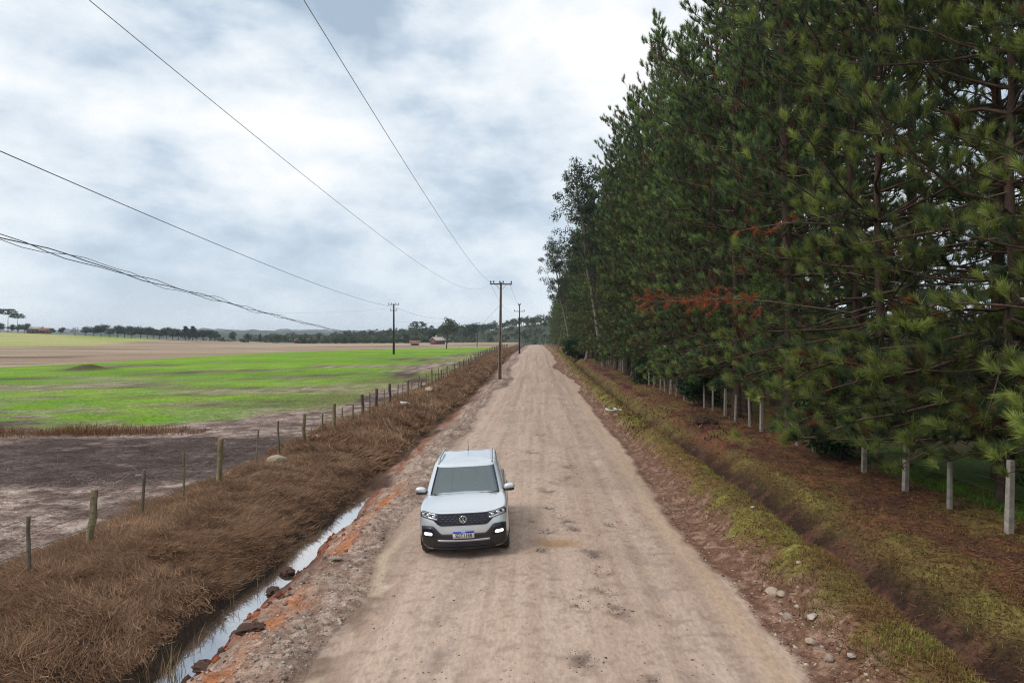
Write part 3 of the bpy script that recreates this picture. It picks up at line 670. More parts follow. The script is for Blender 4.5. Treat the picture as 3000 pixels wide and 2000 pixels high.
blades(g, P, D, r.uniform(.1, .32, n), .016, np.array([.34, .26, .215]) * r.uniform(.3, 1.1, (n, 1)) * (1 - .65 * np.exp(-((Yf - 25.5) / 3.2) ** 2))[:, None], r, .1)
tag(link('straw', g.mesh('straw', mat_grass)), kind='stuff', label='pale straw and stubble strewn over the near field', cat='straw')
# short olive grass on the right verge and berm
def verge_grass(name, n, y0, y1, lo, hi, w, p=1.9):
    g = Geo(); c, y = scatter(n, y0, y1, 3.95, 11.5, r, p); w6 = 6.05 - .4 * sstep(18, 40, y)
    nb = fbm((c + SL * y) / 2.2, y / 2.2, 101, 4); nn = fbm(c / .45, y / .45, 233, 3)
    ditch = np.exp(-(((c - w6 - .25) / .62) ** 2) ** 2)
    dens = .95 * np.exp(-((c - 4.9) / .75) ** 2) + .8 * np.exp(-((c - 7.1) / .6) ** 2) * (1 - .6 * sstep(20, 30, y)) + .2 * sstep(7.3, 8, c) * (1 - .5 * sstep(19, 27, y)) + .5 * sstep(10, 11, c)
    ok = r.random(n) < dens * (1 - .97 * ditch) * (.25 + 1.5 * sstep(.3, .6, nn))
    c, y, nb, nn = c[ok], y[ok], nb[ok], nn[ok]; n = len(c); P = on_ground(c, y, -.015)
    a = r.uniform(0, 6.28, n); el = r.uniform(.35, 1.4, n); D = np.stack([np.cos(a) * np.cos(el), np.sin(a) * np.cos(el), np.sin(el)], -1)
    t = r.random((n, 1)); m = sstep(.42, .6, fbm(c / .8, y / 1.1, 235, 3))[:, None]
    col = (np.array([.185, .105, .042]) * (1 - m) + np.array([.205, .185, .047]) * m) * (.5 + .95 * t)
    bright = (sstep(9.8, 10.8, c) * (1 - sstep(20, 24, y)))[:, None]; col = col * (1 - bright) + np.array([.12, .25, .03]) * (.6 + .8 * t) * bright
    blades(g, P, D, r.uniform(lo, hi, n) * (.7 + .8 * nn) * (1 + 1.0 * bright[:, 0]), w * (1 + .02 * y), col, r, .4)
    return tag(link(name, g.mesh(name, mat_grass)), kind='stuff', label='short olive grass on the right verge', cat='grass')
verge_grass('verge_grass', 150000, 5.5, 34, .05, .13, .009)
verge_grass('verge_grass', 26000, 28, 150, .08, .2, .03, 1.5)
# fallen pine needles and leaf litter
g = Geo(); c, y = scatter(90000, 5.5, 60, 4.0, 12, r, 1.8); keep = r.random(len(c)) < np.where(c > 6.6, .75, .35) * (1 - .9 * np.exp(-((c - 6.15) / .55) ** 2)); c, y = c[keep], y[keep]; n = len(c)
P = on_ground(c, y, .008); a = r.uniform(0, 6.28, n); el = r.normal(.05, .18, n); D = np.stack([np.cos(a) * np.cos(el), np.sin(a) * np.cos(el), np.sin(el)], -1)
lit = np.array([[.18, .085, .042], [.12, .058, .034], [.24, .135, .065], [.075, .045, .03]])[r.integers(0, 4, n)] * r.uniform(.6, 1.2, (n, 1))
needles(g, P, D, r.uniform(.07, .2, n), .012 * (1 + .03 * y), lit, r)
tag(link('needle_litter', g.mesh('needle_litter', mat_grass)), kind='stuff', label='rust brown fallen pine needles strewn over the right verge', cat='litter')
# sparse reeds standing in the water
g = Geo(); n = 260; c0 = np.concatenate([r.normal(-5.62, .10, 150), r.normal(-5.2, .12, 60), r.normal(-5.45, .2, 50)]); y0 = np.concatenate([r.normal(9.75, .28, 150), r.normal(9.6, .2, 60), r.uniform(10, 17, 50)])
P = np.stack([c0 + SL * y0, y0, np.full(n, -.72)], -1); a = r.uniform(0, 6.28, n); el = r.uniform(1.0, 1.52, n)
D = np.stack([np.cos(a) * np.cos(el), np.sin(a) * np.cos(el), np.sin(el)], -1)
blades(g, P, D, r.uniform(.22, .62, n), .011, np.array([.28, .2, .11]) * r.uniform(.4, 1.2, (n, 1)), r, .3)
tag(link('reeds', g.mesh('reeds', mat_grass)), kind='stuff', label='dry reed stalks standing in the ditch water', cat='reeds')

# ------------------------------------------------------------------ gravel, clods, stones
OCT_V = np.array([[1, 0, 0], [-1, 0, 0], [0, 1, 0], [0, -1, 0], [0, 0, 1], [0, 0, -1.]]); OCT_F = np.array([[0, 2, 4], [2, 1, 4], [1, 3, 4], [3, 0, 4], [2, 0, 5], [1, 2, 5], [3, 1, 5], [0, 3, 5]])
def pebbles(name, c, y, size, cols, label, cat, mat, flat=.6):
    n = len(c); P = on_ground(c, y); S = size[:, None, None] * r.uniform(.6, 1.2, (n, 6, 1)) * np.array([1, 1, flat])
    a = r.uniform(0, 6.28, n); ca, sa = np.cos(a), np.sin(a); V = OCT_V[None] * S
    V = np.stack([V[..., 0] * ca[:, None] - V[..., 1] * sa[:, None], V[..., 0] * sa[:, None] + V[..., 1] * ca[:, None], V[..., 2]], -1) + P[:, None] + r.normal(0, .12, (n, 6, 3)) * size[:, None, None]
    F = (np.arange(n)[:, None, None] * 6 + OCT_F[None]).reshape(-1, 3); g = Geo(); g.add(V.reshape(-1, 3), F, np.repeat(cols, 6, 0))
    return tag(link(name, g.mesh(name, mat)), kind='stuff', label=label, cat=cat)
mat_stone = vcol('pale stone', .85, .2, contrast=.25, scale=25, scale2=90, bump=.4)
def mix_cols(n, *cs_): a = np.array(cs_); return a[r.integers(0, len(a), n)] * r.uniform(.7, 1.2, (n, 1))
c1, y1 = scatter(5200, 6, 45, -4.3, -3.1, r); c2, y2 = scatter(2600, 6, 45, 3.3, 4.2, r); c3, y3 = scatter(5200, 6, 40, -3.1, 3.3, r)
k3 = (np.exp(-((c3 - 2.0) / .25) ** 2) + np.exp(-((c3 + 1.25) / .25) ** 2) + .25) > r.random(len(c3)); c3, y3 = c3[k3], y3[k3]
cp, yp, sp_ = [], [], []
for (x0, y0, r_) in POTS:
    m_ = int(90 * r_ / .25); yq = y0 + r.normal(0, r_ * .55, m_); cp.append(x0 + r.normal(0, r_ * .42, m_) - SL * yq); yp.append(yq); sp_.append(r.gamma(2., .0048, m_))
cp, yp, sp_ = map(np.concatenate, (cp, yp, sp_))
cA = np.concatenate([c1, c2, c3, cp]); yA = np.concatenate([y1, y2, y3, yp]); sA = np.concatenate([r.gamma(2.2, .008, len(c1)), r.gamma(2., .009, len(c2)), r.gamma(2., .0055, len(c3)), sp_]).clip(.004, .06)
colA = np.concatenate([mix_cols(len(c1), (.36, .27, .22), (.22, .15, .12), (.45, .38, .32)), mix_cols(len(c2), (.3, .18, .14), (.17, .08, .06), (.42, .34, .28)), mix_cols(len(c3), (.3, .22, .17), (.17, .13, .11), (.4, .32, .26)), mix_cols(len(cp), (.16, .12, .10), (.22, .165, .13), (.12, .09, .075))])
pebbles('gravel', cA, yA, sA, colA, 'loose gravel along the road edges', 'gravel', mat_stone)
# red clods thrown up along the ditch
nC = 430; yC = r.uniform(7.5, 19, nC); cC = -4.62 + r.normal(0, .14, nC) + .1 * np.sin(yC * 1.7)
kC = fbm(yC / .9, yC * 0, 241, 2) > .40; yC, cC = yC[kC], cC[kC]
pebbles('clay_clods', cC, yC, r.gamma(2.5, .019, len(cC)).clip(.015, .10), mix_cols(len(cC), (.24, .07, .032), (.15, .05, .03), (.08, .045, .035), (.10, .055, .04), (.32, .10, .045)), 'red clay clods heaped along the ditch edge', 'clods', mat_stone, .8)
def rock_mesh(name, seed, col, sub=2, rough=.35):
    rr = np.random.default_rng(seed); bm = bmesh.new(); bmesh.ops.create_icosphere(bm, subdivisions=sub, radius=1.0)
    pl = [norm(rr.normal(size=3)) for _ in range(7)]; dl = [rr.uniform(.55, .85) for _ in pl]
    for v in bm.verts:
        co = np.array(v.co)
        for p_, d_ in zip(pl, dl):
            e = co @ p_ - d_
            if e > 0: co = co - p_ * e * .9
        v.co = co * (1 + rr.normal(0, .03 + (.09 if sub > 2 else 0)))
    me = bpy.data.meshes.new(name); bm.to_mesh(me); bm.free()
    a = me.attributes.new('Col', 'FLOAT_COLOR', 'POINT'); n = len(me.vertices); cc = np.ones((n, 4), np.float32); cc[:, :3] = np.array(col) * rr.uniform(.85, 1.1, (n, 1)); a.data.foreach_set('color', cc.ravel()); me.materials.append(mat_stone)
    return me
ROCKS = [rock_mesh('stone_mesh', 300 + i, c_) for i, c_ in enumerate([(.42, .33, .25), (.33, .25, .2), (.46, .4, .35)])]
CLODS = [rock_mesh('clod_mesh', 320 + i, (.085, .048, .036), 3, .5) for i in range(2)]
def v2g(xv, yv, z=0.0):
    Y = (CAMH - z) * 1568 / (yv - 778); return (xv - 1176) / 1568 * Y, Y
STONES = [(1775, 1365, .15, 'big cream stone, leftmost of the stones on the red right margin'), (1811, 1419, .12, 'white stone in the middle of the right margin stones'), (1867, 1433, .11, 'white stone nearest the grass among the right margin stones'),
          (1864, 1473, .11, 'white stone below the pair of white stones on the right margin'), (1905, 1505, .11, 'grey stone low on the right margin among rubble'), (1957, 1522, .08, 'pale stone near the bottom edge by the right berm'), (1795, 1372, .10, 'brown stone touching the big cream stone'),
          (1673, 1112, .10, 'grey flat stone on the red dirt beside the berm bend'), (1690, 1106, .08, 'small grey stone just right of the flat one'), (1836, 1352, .07, 'dark brown stone lying on the grassy berm'), (1565, 1085, .10, 'pale flat stone by the berm gap'), (1730, 1215, .08, 'pinkish stone at the foot of the right berm')]
for i, (xv, yv, s, lab) in enumerate(STONES):
    X, Y = v2g(xv, yv, -.05); zb = float(gz(X, Y))
    o = link('stone', ROCKS[i % 3]); o.location = (X, Y, zb + s * .12); o.scale = (s * .78, s * .7, s * .5); o.rotation_euler = (random.uniform(-.3, .3), random.uniform(-.3, .3), random.uniform(0, 6)); tag(o, lab, 'stone', 'stones on the right margin')
for i, (xv, yv, s, lab) in enumerate([(575, 1495, .17, 'large dark earth clod at the water edge near the bottom'), (660, 1300, .15, 'dark wet clod jutting into the water midway along the ditch'), (540, 1437, .06, 'small dark clod lying in the ditch water'), (625, 1345, .13, 'brown clod with dry roots on the ditch edge'), (470, 1540, .14, 'dark clod beside the red clay at the bottom edge')]):
    X, Y = v2g(xv, yv, -.5); o = link('earth_clod', CLODS[i % 2]); o.location = (X, Y, max(float(gz(X, Y)), -.62) + s * .12); o.scale = (s * 1.3, s, s * .6); o.rotation_euler = (0, 0, random.uniform(0, 6)); tag(o, lab, 'clod', 'dark clods along the ditch')
for (xv, yv, s, lab) in [(638, 1072, .24, 'cream rock half buried in the dead grass of the bank'), (727, 1010, .2, 'pale rock on the bank beside the thin stakes'), (985, 905, .34, 'pale heap of sandy rock where the bank meets the fence')]:
    X, Y = v2g(xv, yv, .1); o = link('rock', ROCKS[0]); o.location = (X, Y, float(gz(X, Y)) + s * .3); o.scale = (s * 1.5, s, s * .7); o.rotation_euler = (0, 0, random.uniform(0, 6)); tag(o, lab, 'rock')
# flat stone and a wood scrap, white litter
X, Y = v2g(768, 1300, -.15); o = link('slate', ROCKS[1]); o.location = (X, Y, float(gz(X, Y)) + .03); o.scale = (.16, .09, .04); tag(o, 'thin grey slab lying on the gravel shoulder', 'stone')
def litter(name, lab, cat, xv, yv, z, pieces, mat):
    X, Y = v2g(xv, yv, z); o = empty(name, (X, Y, float(gz(X, Y)))); bm = Geo()
    for k, (dx, dy, dz, sx, sy, sz, rx, rz) in enumerate(pieces):
        g_ = Geo(); V, F = boxm((0, 0, 0), (sx, sy, sz)); V = V * (1 + .12 * np.sin(V[:, ::-1] * 17 + k)); V = V @ np.array(Euler((rx, .1, rz)).to_matrix()).T + np.array([dx, dy, dz]); g_.add(V, F); link('sheet' if name != 'broken_pipe' else 'pipe_piece', g_.mesh(name + '_piece', mat), o)
    return tag(o, lab, cat)
mat_white = plain('weathered white plastic', (.62, .6, .56), .6, noise=.5, nscale=9)
litter('broken_pipe', 'broken white plastic pipe pieces lying across the right berm', 'pipe', 1416, 944, .2, [(-.2, 0, .07, .75, .14, .09, .1, .15), (.35, .1, .08, .5, .12, .08, .1, -.3), (0, .2, .14, .12, .3, .1, .3, .9)], mat_white)
litter('plastic_scrap', 'white plastic scrap near the broken pipe on the berm', 'litter', 1396, 935, .25, [(0, 0, .08, .24, .2, .12, .2, .4)], mat_white)
litter('plastic_bag', 'white plastic bag caught in the dead grass by the fence', 'litter', 929, 940, .1, [(0, 0, .12, .42, .3, .16, .2, .4), (.18, .1, .1, .2, .26, .12, .4, 1.)], mat_white)
# heap of brushwood under the fence
X, Y = v2g(1620, 975, .1); o = empty('brush_heap', (X, Y, float(gz(X, Y)))); g = Geo()
for q in range(130):
    a = r.uniform(0, 6.28); p0 = np.array([r.normal(0, .35), r.normal(0, .3), r.uniform(.0, .28)]); dv = np.array([math.cos(a), math.sin(a), r.uniform(-.25, .3)]) * r.uniform(.15, .45); g.tube(np.stack([p0 - dv, p0 + dv]), [.014, .006], 3, np.array([.07, .045, .035]) * r.uniform(.6, 1.6))
ob = link('twigs', g.mesh('brush_twigs', mat_bark), o); ob['kind'] = 'stuff'
mo = link('soil', CLODS[0], o); mo.scale = (.55, .5, .2); tag(o, 'heap of dark brushwood on the red ground near the fence', 'brush heap')

# ================================================================== fences
mat_wood = vcol('weathered fence wood', .9, .1, contrast=.5, scale=9, scale2=40, bump=.6, stretch=(1, 1, .2))
mat_conc = vcol('cast concrete', .9, .2, contrast=.4, scale=5, scale2=60, bump=.25)
mat_wire = plain('dull fence wire', (.12, .11, .1), .5, .7)
def round_post(h, rad, col, seed):
    rr = np.random.default_rng(seed); g = Geo(); m = 6; z = np.linspace(-.3, h, m); P = np.column_stack([rr.normal(0, .008, m), rr.normal(0, .008, m), z]); rads = rad * rr.uniform(.92, 1.08, m)
    V, F = tube(P, rads, 9); g.add(V, F, np.array(col) * (.75 + .5 * rr.random((len(V), 1))))
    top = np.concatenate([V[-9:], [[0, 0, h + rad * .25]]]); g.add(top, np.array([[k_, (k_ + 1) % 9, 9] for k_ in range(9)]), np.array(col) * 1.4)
    return g.mesh('round_post', mat_wood, False)
POSTS = [round_post(1.16, .078, (.21, .165, .095), 1), round_post(1.25, .078, (.11, .085, .07), 2), round_post(1.08, .066, (.19, .16, .095), 3)]
STAKES = [round_post(1.02, .026, (.2, .165, .11), 4), round_post(1.12, .032, (.15, .125, .09), 5)]
fe = empty('wire_fence', (-8.8 + SL * 10, 10, 0)); inv = fe.matrix_world.inverted(); base0 = Vector(fe.location)
def child(name, me, parent, loc, rot=(0, 0, 0), scale=(1, 1, 1)):
    o = link(name, me, parent); o.location = Vector(loc) - base0; o.rotation_euler = rot; o.scale = scale; return o
thick = [8.6, 13.4, 19.1, 26.0, 29.6, 34.9, 37.8, 41.5, 46.7, 52.6, 58.2, 63.5, 68, 73.5, 78.5]
while thick[-1] < 215: thick.append(thick[-1] + 5.2)
tops = []
for i, y in enumerate(thick):
    x = -8.8 + SL * y + random.uniform(-.08, .08); z = float(gz(x, y)); child('post', POSTS[1] if 34 < y < 43 else POSTS[(i % 2) * 2], fe, (x, y, z), (random.gauss(0, .035), random.gauss(0, .035), random.uniform(0, 6)), (1, 1, random.uniform(.92, 1.1)))
    tops.append((x, y, z))
    if i + 1 < len(thick) and y < 190:
        gap = thick[i + 1] - y
        ns = 2 if gap > 4.2 else 1
        for k in range(ns):
            yk = y + gap * (k + 1) / (ns + 1) + random.uniform(-.25, .25); xk = -8.8 + SL * yk + random.uniform(-.06, .06)
            child('stake', STAKES[(i + k) % 2], fe, (xk, yk, float(gz(xk, yk))), (random.gauss(0, .05), random.gauss(0, .05), random.uniform(0, 6)), (1, 1, random.uniform(.85, 1.12)))
for h in (.35, .62, .9):
    P = np.array([[x + .07, y, z + h] for x, y, z in tops]); g = Geo(); g.tube(P - np.array(base0), .006, 3); link('wire', g.mesh('fence_wire', mat_wire), fe)
tag(fe, 'rustic fence of dark wooden posts and thin stakes along the left field', 'fence')
# concrete post fence under the pines
def square_post(h, w, seed):
    rr = np.random.default_rng(seed); bm = bmesh.new(); bmesh.ops.create_cube(bm, size=1.0)
    for v in bm.verts:
        k = 1.0 if v.co.z < 0 else .82; v.co = Vector((v.co.x * w * k, v.co.y * w * k, -.3 if v.co.z < 0 else h))
    bmesh.ops.bevel(bm, geom=list(bm.edges), offset=.012, segments=2, affect='EDGES', profile=.5)
    me = bpy.data.meshes.new('square_post'); bm.to_mesh(me); bm.free(); n = len(me.vertices)
    a = me.attributes.new('Col', 'FLOAT_COLOR', 'POINT'); cc = np.ones((n, 4), np.float32); cc[:, :3] = np.array([.36, .315, .275]) * rr.uniform(.75, 1.1, (n, 1)); a.data.foreach_set('color', cc.ravel()); me.materials.append(mat_conc); return me
SQ = [square_post(1.42, .098, 1), square_post(1.45, .135, 2), square_post(1.36, .092, 3)]
cf = empty('wire_fence', (9.75 + SL * 10, 10, 0)); base0 = Vector(cf.location); tops = []
ylist = [9.2, 11.6, 14.0, 16.0, 17.9, 20.3, 24.0, 25.4, 29.4, 31.0]
while ylist[-1] < 96: ylist.append(ylist[-1] + random.uniform(1.9, 2.6))
for i, y in enumerate(ylist):
    x = 9.75 + SL * y + random.uniform(-.05, .05); z = float(gz(x, y)); child('post', SQ[1] if abs(y - 17.9) < .1 else SQ[(i * 2) % 3], cf, (x, y, z), (random.gauss(0, .018), random.gauss(0, .022), random.uniform(-.15, .15)), (1, 1, random.uniform(.94, 1.05))); tops.append((x, y, z))
for h in (.25, .5, .75, 1.0, 1.28):
    P = np.array([[x + .07, y, z + h] for x, y, z in tops]); g = Geo(); g.tube(P - np.array(base0), .006, 3); link('wire', g.mesh('fence_wire', mat_wire), cf)
tag(cf, 'wire fence of pale square concrete posts in front of the pines', 'fence')

# ================================================================== utility poles and wires
mat_ins = plain('brown glazed porcelain', (.05, .03, .03), .3)
mat_arm = plain('old timber crossarm', (.06, .045, .04), .85, noise=.5, nscale=14)
def hshaft(H, w0, w1, colr=(.26, .185, .14)):
    """tapered concrete pole of double-T section: two flanges, a recessed web"""
    g = Geo(); col = np.array(colr)
    def prism(x0, x1, y0, y1):
        lo = np.array([[x0, y0], [x1, y0], [x1, y1], [x0, y1]]); V = np.concatenate([np.column_stack([lo * w0, np.full(4, -.4)]), np.column_stack([lo * w1, np.full(4, H)])])
        g.add(V, np.array([[0, 1, 5, 4], [1, 2, 6, 5], [2, 3, 7, 6], [3, 0, 4, 7], [4, 5, 6, 7]]), col * .97)
    prism(-.5, -.28, -.7, .7); prism(.28, .5, -.7, .7); prism(-.279, .279, -.14, .14)
    for z in np.arange(1.7, H * .62, 1.55):      # boxes across the recess, coloured dark for the shade in the notches
        k = w0 + (w1 - w0) * z / H; g.box((0, 0, z), (.555 * k, 1.3 * k, .16), col * .35)
    return g.mesh('pole_shaft', mat_conc)
def insulator_mesh():
    prof = [(0, .0), (.018, 0), (.018, .07), (.07, .08), (.085, .12), (.05, .15), (.065, .17), (.06, .21), (.03, .25), (0, .26)]; m = 10; a = np.arange(m) / m * 2 * np.pi
    V = np.array([[r_ * math.cos(t), r_ * math.sin(t), z] for r_, z in prof for t in a]); F = np.array([[i * m + j, i * m + (j + 1) % m, (i + 1) * m + (j + 1) % m, (i + 1) * m + j] for i in range(len(prof) - 1) for j in range(m)])
    return np_mesh('insulator', V, F, mat_ins, None, True)
INS = insulator_mesh()
def pole(x, y, H, label, arms, base_w=.30, rz=0.0, lean=0.0, col=(.26, .185, .14), z=None):
    o = empty('utility_pole', (x, y, float(gz(x, y)) if z is None else z), (0, lean, rz))
    link('shaft', hshaft(H, base_w, base_w * .55, col), o)
    for (za, wa, pins, brace) in arms:
        g = Geo(); g.box((0, -.13, za), (wa, .10, .12)); a = link('crossarm', g.mesh('crossarm', mat_arm), o)
        for px_ in pins:
            q = link('insulator', INS, a); q.location = (px_, -.13, za + .05); q.scale = (1.15,) * 3
        if brace:
            for s in (-1, 1):
                g = Geo(); g.tube(np.array([[s * .55, -.15, za - .06], [s * .08, -.13, za - .55]]), .018, 5); link('brace', g.mesh('brace', mat_wire), o)
    return tag(o, label, 'utility pole', 'utility poles')
P1 = pole(-1.25, 70, 9.95, 'nearest brown concrete utility pole at the left road edge', [(9.75, 2.25, (-1.05, -.75, -.12, .22, 1.05), True)], .38, .06, .012)
P2 = pole(1.5, 138, 10.0, 'slim dark utility pole farther along the left road edge', [(8.55, 2.2, (-1.0, 1.0), False), (9.85, .5, (-.2, .2), False)], .34, 0, 0, (.075, .06, .055))
P3 = pole(-23.2, 134, 9.9, 'dark utility pole in the green field carrying the thick cable', [(9.75, 2.1, (-.95, -.4, .4, .95), False), (8.6, 1.4, (-.6, .6), False)], .40, 0, 0, (.085, .068, .06))
P4 = pole(-19.2, 200, 8.8, 'small distant pole at the far edge of the green field', [(8.6, 1.5, (-.6, .6), False)], .3, 0, .06, (.07, .06, .055))
P5 = pole(-12.3, 240, 8.7, 'farthest small pole left of the near concrete pole', [(8.5, 1.4, (-.6, .6), False)], .28, 0, .04, (.09, .08, .075))
mat_cable = plain('black overhead cable', (.02, .018, .03), .5)
mat_alu = plain('grey bare conductor', (.3, .31, .33), .45, .4)
def wire(label, Y_, X_, Z_, rad, mat, deg=2, y0=None, y1=None, n=70, name='overhead_wire', twist=None):
    """a wire that hangs as a parabola between its supports"""
    px_ = np.polyfit(Y_, X_, 1); pz_ = np.polyfit(Y_, Z_, deg); y = np.linspace(y0 if y0 is not None else min(Y_), y1 if y1 is not None else max(Y_), n)
    P = np.column_stack([np.polyval(px_, y), y, np.polyval(pz_, y)])
    if twist is None:
        g = Geo(); g.tube(P, rad, 5); return tag(link(name, g.mesh(name, mat)), label, 'wire')
    o = empty(name, P[0]); 
    for k, (ph, amp) in enumerate(twist):
        Q = P + np.column_stack([amp * np.sin(y * .55 + ph), 0 * y, amp * 1.3 * np.cos(y * .47 + ph * 1.3) + amp * .6 * np.sin(y * 1.3 + ph)]) - P[0]
        g = Geo(); g.tube(Q, rad * (1, .8, .6)[k], 5); link('strand', g.mesh('strand', mat), o)
    return tag(o, label, 'cable')
wire('thin wire from the near pole leaving the photo at the top left', [-25, 7.15, 9.6, 13.7, 22.2, 31.2, 58, 70], [-5.66, -4.42, -4.33, -4.17, -3.85, -3.5, -2.47, -2.3], [9.4, 7.7, 7.6, 7.5, 7.15, 7.1, 8.5, 9.9], .0052, mat_alu, 3, -25, 70)
wire('thin wire from the near pole leaving the photo at the top centre', [-25, 8.55, 12.1, 20.1, 31.2, 47.5, 70], [-3.7, -2.62, -2.51, -2.26, -1.9, -1.38, -1.0], [10.4, 8.4, 8.33, 7.97, 7.75, 8.1, 9.9], .006, mat_alu, 3, -25, 70)
wire('thick black cable crossing the sky to the pole in the field', [-30, 22.6, 60, 90, 134], [-14.2, -17, -19, -20.7, -23.2], [12.6, 10.45, 9.65, 9.6, 10.4], .019, mat_cable, 2, -30, 134)
wire('black cable running on from the field pole to the distant pole', [134, 167, 200], [-23.2, -21.2, -19.0], [10.4, 9.5, 10.0], .022, mat_cable)
wire('sagging bundle of twisted black cables across the left of the sky', [-30, 22.6, 31.2, 50.4, 84.8, 134, 165], [-14.2, -17, -17.5, -18.5, -20.3, -23.2, -24.9], [11.6, 7.45, 7.15, 6.15, 5.0, 3.6, 3.1], .021, mat_cable, 3, -30, 165, 160, 'cable_bundle', [(0, .05), (2.1, .06), (4.0, .1)])
wire('thin wire between the near pole and the slim pole beyond it, upper', [70, 104, 138], [-.2, .9, 2.4], [9.9, 9.2, 10.0], .011, mat_alu)
wire('thin wire between the near pole and the slim pole beyond it, lower', [70, 104, 138], [-2.2, -1, .5], [9.9, 8.6, 9.6], .011, mat_alu)
def hwire(label, a, b, sag, rad):
    s = np.linspace(0, 1, 30)[:, None]; P = np.array(a) * (1 - s) + np.array(b) * s; P[:, 2] -= sag * 4 * (s * (1 - s))[:, 0]; g = Geo(); g.tube(P, rad, 4); return tag(link('overhead_wire', g.mesh('overhead_wire', mat_alu)), label, 'wire')
hwire('faint level wire between the field pole and the slim roadside pole', (-23.2, 134, 7.6), (1.5, 138, 8.0), .6, .014)
hwire('faint wire leaving the field pole to the left over the fields', (-23.2, 134, 10.2), (-62, 150, 10.3), .7, .012)
hwire('stay wire sloping down from the near pole towards the wood', (-1.25, 70.3, 7.6), (-9.5, 100, 1.2), .1, .014)

# ================================================================== far trees, houses, wood and hills
def far(xv, Y): return (xv - 1176) / 1568 * Y
FT = [('arau', 'araucaria_tree', 18, 478, .95, 'taller of the two flat topped araucarias at the far left'), ('arau', 'araucaria_tree', 40, 482, .78, 'lower of the two flat topped araucarias at the far left'),
      ('round', 'tree', 2, 474, .62, 'dark tree cut by the left edge below the araucarias'), ('round', 'tree', 26, 474, .55, 'dark rounded tree under the araucarias'), ('round2', 'tree', 42, 474, .68, 'dark tree beside the rounded one under the araucarias'), ('round', 'tree', 56, 474, .66, 'dark tree at the right end of the clump below the araucarias'),
      ('round2', 'tree', 122, 474, .5, 'small dark tree left of the bare tree on the skyline'), ('round', 'tree', 140, 474, .5, 'low dark tree just left of the bare tree'),
      ('cone', 'conifer_tree', 426, 452, (1.35, 1.35, .66), 'left one of the twin pointed conifers in the tree row'), ('cone', 'conifer_tree', 443, 452, (1.4, 1.4, .67), 'right one of the twin pointed conifers in the tree row'),
      ('round2', 'tree', 533, 440, .78, 'lone round tree right of the tree row'), ('round2', 'tree', 571, 440, .68, 'second lone tree right of the tree row'), ('cone', 'conifer_tree', 598, 440, .44, 'small pointed tree among the lone field trees'), ('round2', 'tree', 640, 440, .66, 'left tree of the pair in the brown field'), ('round2', 'tree', 655, 440, .56, 'right tree of the pair in the brown field'),
      ('round2', 'tree', 1027, 385, 1.55, 'tall dark tree behind the distant field pole'), ('round', 'tree', 1079, 480, 1.25, 'broad dome shaped tree left of the near pole'), ('cone', 'conifer_tree', 956, 470, .55, 'small pointed tree above the red hut'), ('arau', 'araucaria_tree', 960, 520, 1.0, 'araucaria with layered crown rising over the wood'), ('arau', 'araucaria_tree', 1112, 560, 1.05, 'flat topped araucaria on the wooded ridge left of the near pole'), ('round', 'tree', 990, 400, .75, 'dark round tree behind the farm house'), ('round', 'tree', 935, 420, .6, 'dark round tree behind the red hut'), ('cone', 'conifer_tree', 800, 470, .45, 'pointed tree standing above the low scrub')]
for (k, nm, xv, Y, s, lab) in FT:
    X = far(xv, Y); put_tree(k, nm, X, Y, s, lab, 'tree', 'far trees')
r = np.random.default_rng(31); xs_ = [196, 214, 232, 252, 270, 286, 302, 322, 338, 352, 366, 382, 396, 410, 434, 452, 468, 482, 494]
for i, xv in enumerate(xs_):
    Y = 462 + r.uniform(-8, 8); put_tree('round' if i % 3 else 'round2', 'tree', far(xv, Y), Y, (r.uniform(.95, 1.2), r.uniform(.95, 1.2), r.uniform(.66, .80)), f'dark round tree in the skyline row, {ORD[i]} from its left end', 'tree', 'tree row on the skyline')
# a bare tree
def bare_tree(seed, H):
    rr = np.random.default_rng(seed); g = Geo()
    def grow(p, d_, l, rad, dep):
        q = p + d_ * l; g.tube(np.stack([p, (p + q) / 2 + rr.normal(0, l * .05, 3), q]), [rad, rad * .8, rad * .6], 4, (.22, .17, .15))
        if dep: 
            for _ in range(4): grow(p + d_ * l * rr.uniform(.5, 1), norm(d_ + rr.normal(0, .45, 3)), l * rr.uniform(.6, .8), rad * .55, dep - 1)
    grow(np.zeros(3), np.array([0, 0, 1.]), H * .3, .35, 4); return g.mesh('bare_tree', mat_bark)
X = far(172, 470); o = empty('bare_tree', (X, 470, float(gz(X, 470)))); link('trunk', bare_tree(3, 8.5), o); tag(o, 'pale leafless tree on the skyline left of the tree row', 'tree')
# scrub belt in front of the wood
r = np.random.default_rng(33)
for i in range(34):
    xv = 690 + i * 9.6 + r.uniform(-4, 4); Y = 425 + r.uniform(-12, 25)
    if 945 < xv < 1020: Y += 25
    put_tree('scrub', 'scrub', far(xv, Y), Y, r.uniform(.7, 1.25), 'low green scrub in the belt at the foot of the wood', 'scrub', 'scrub belt below the wood')
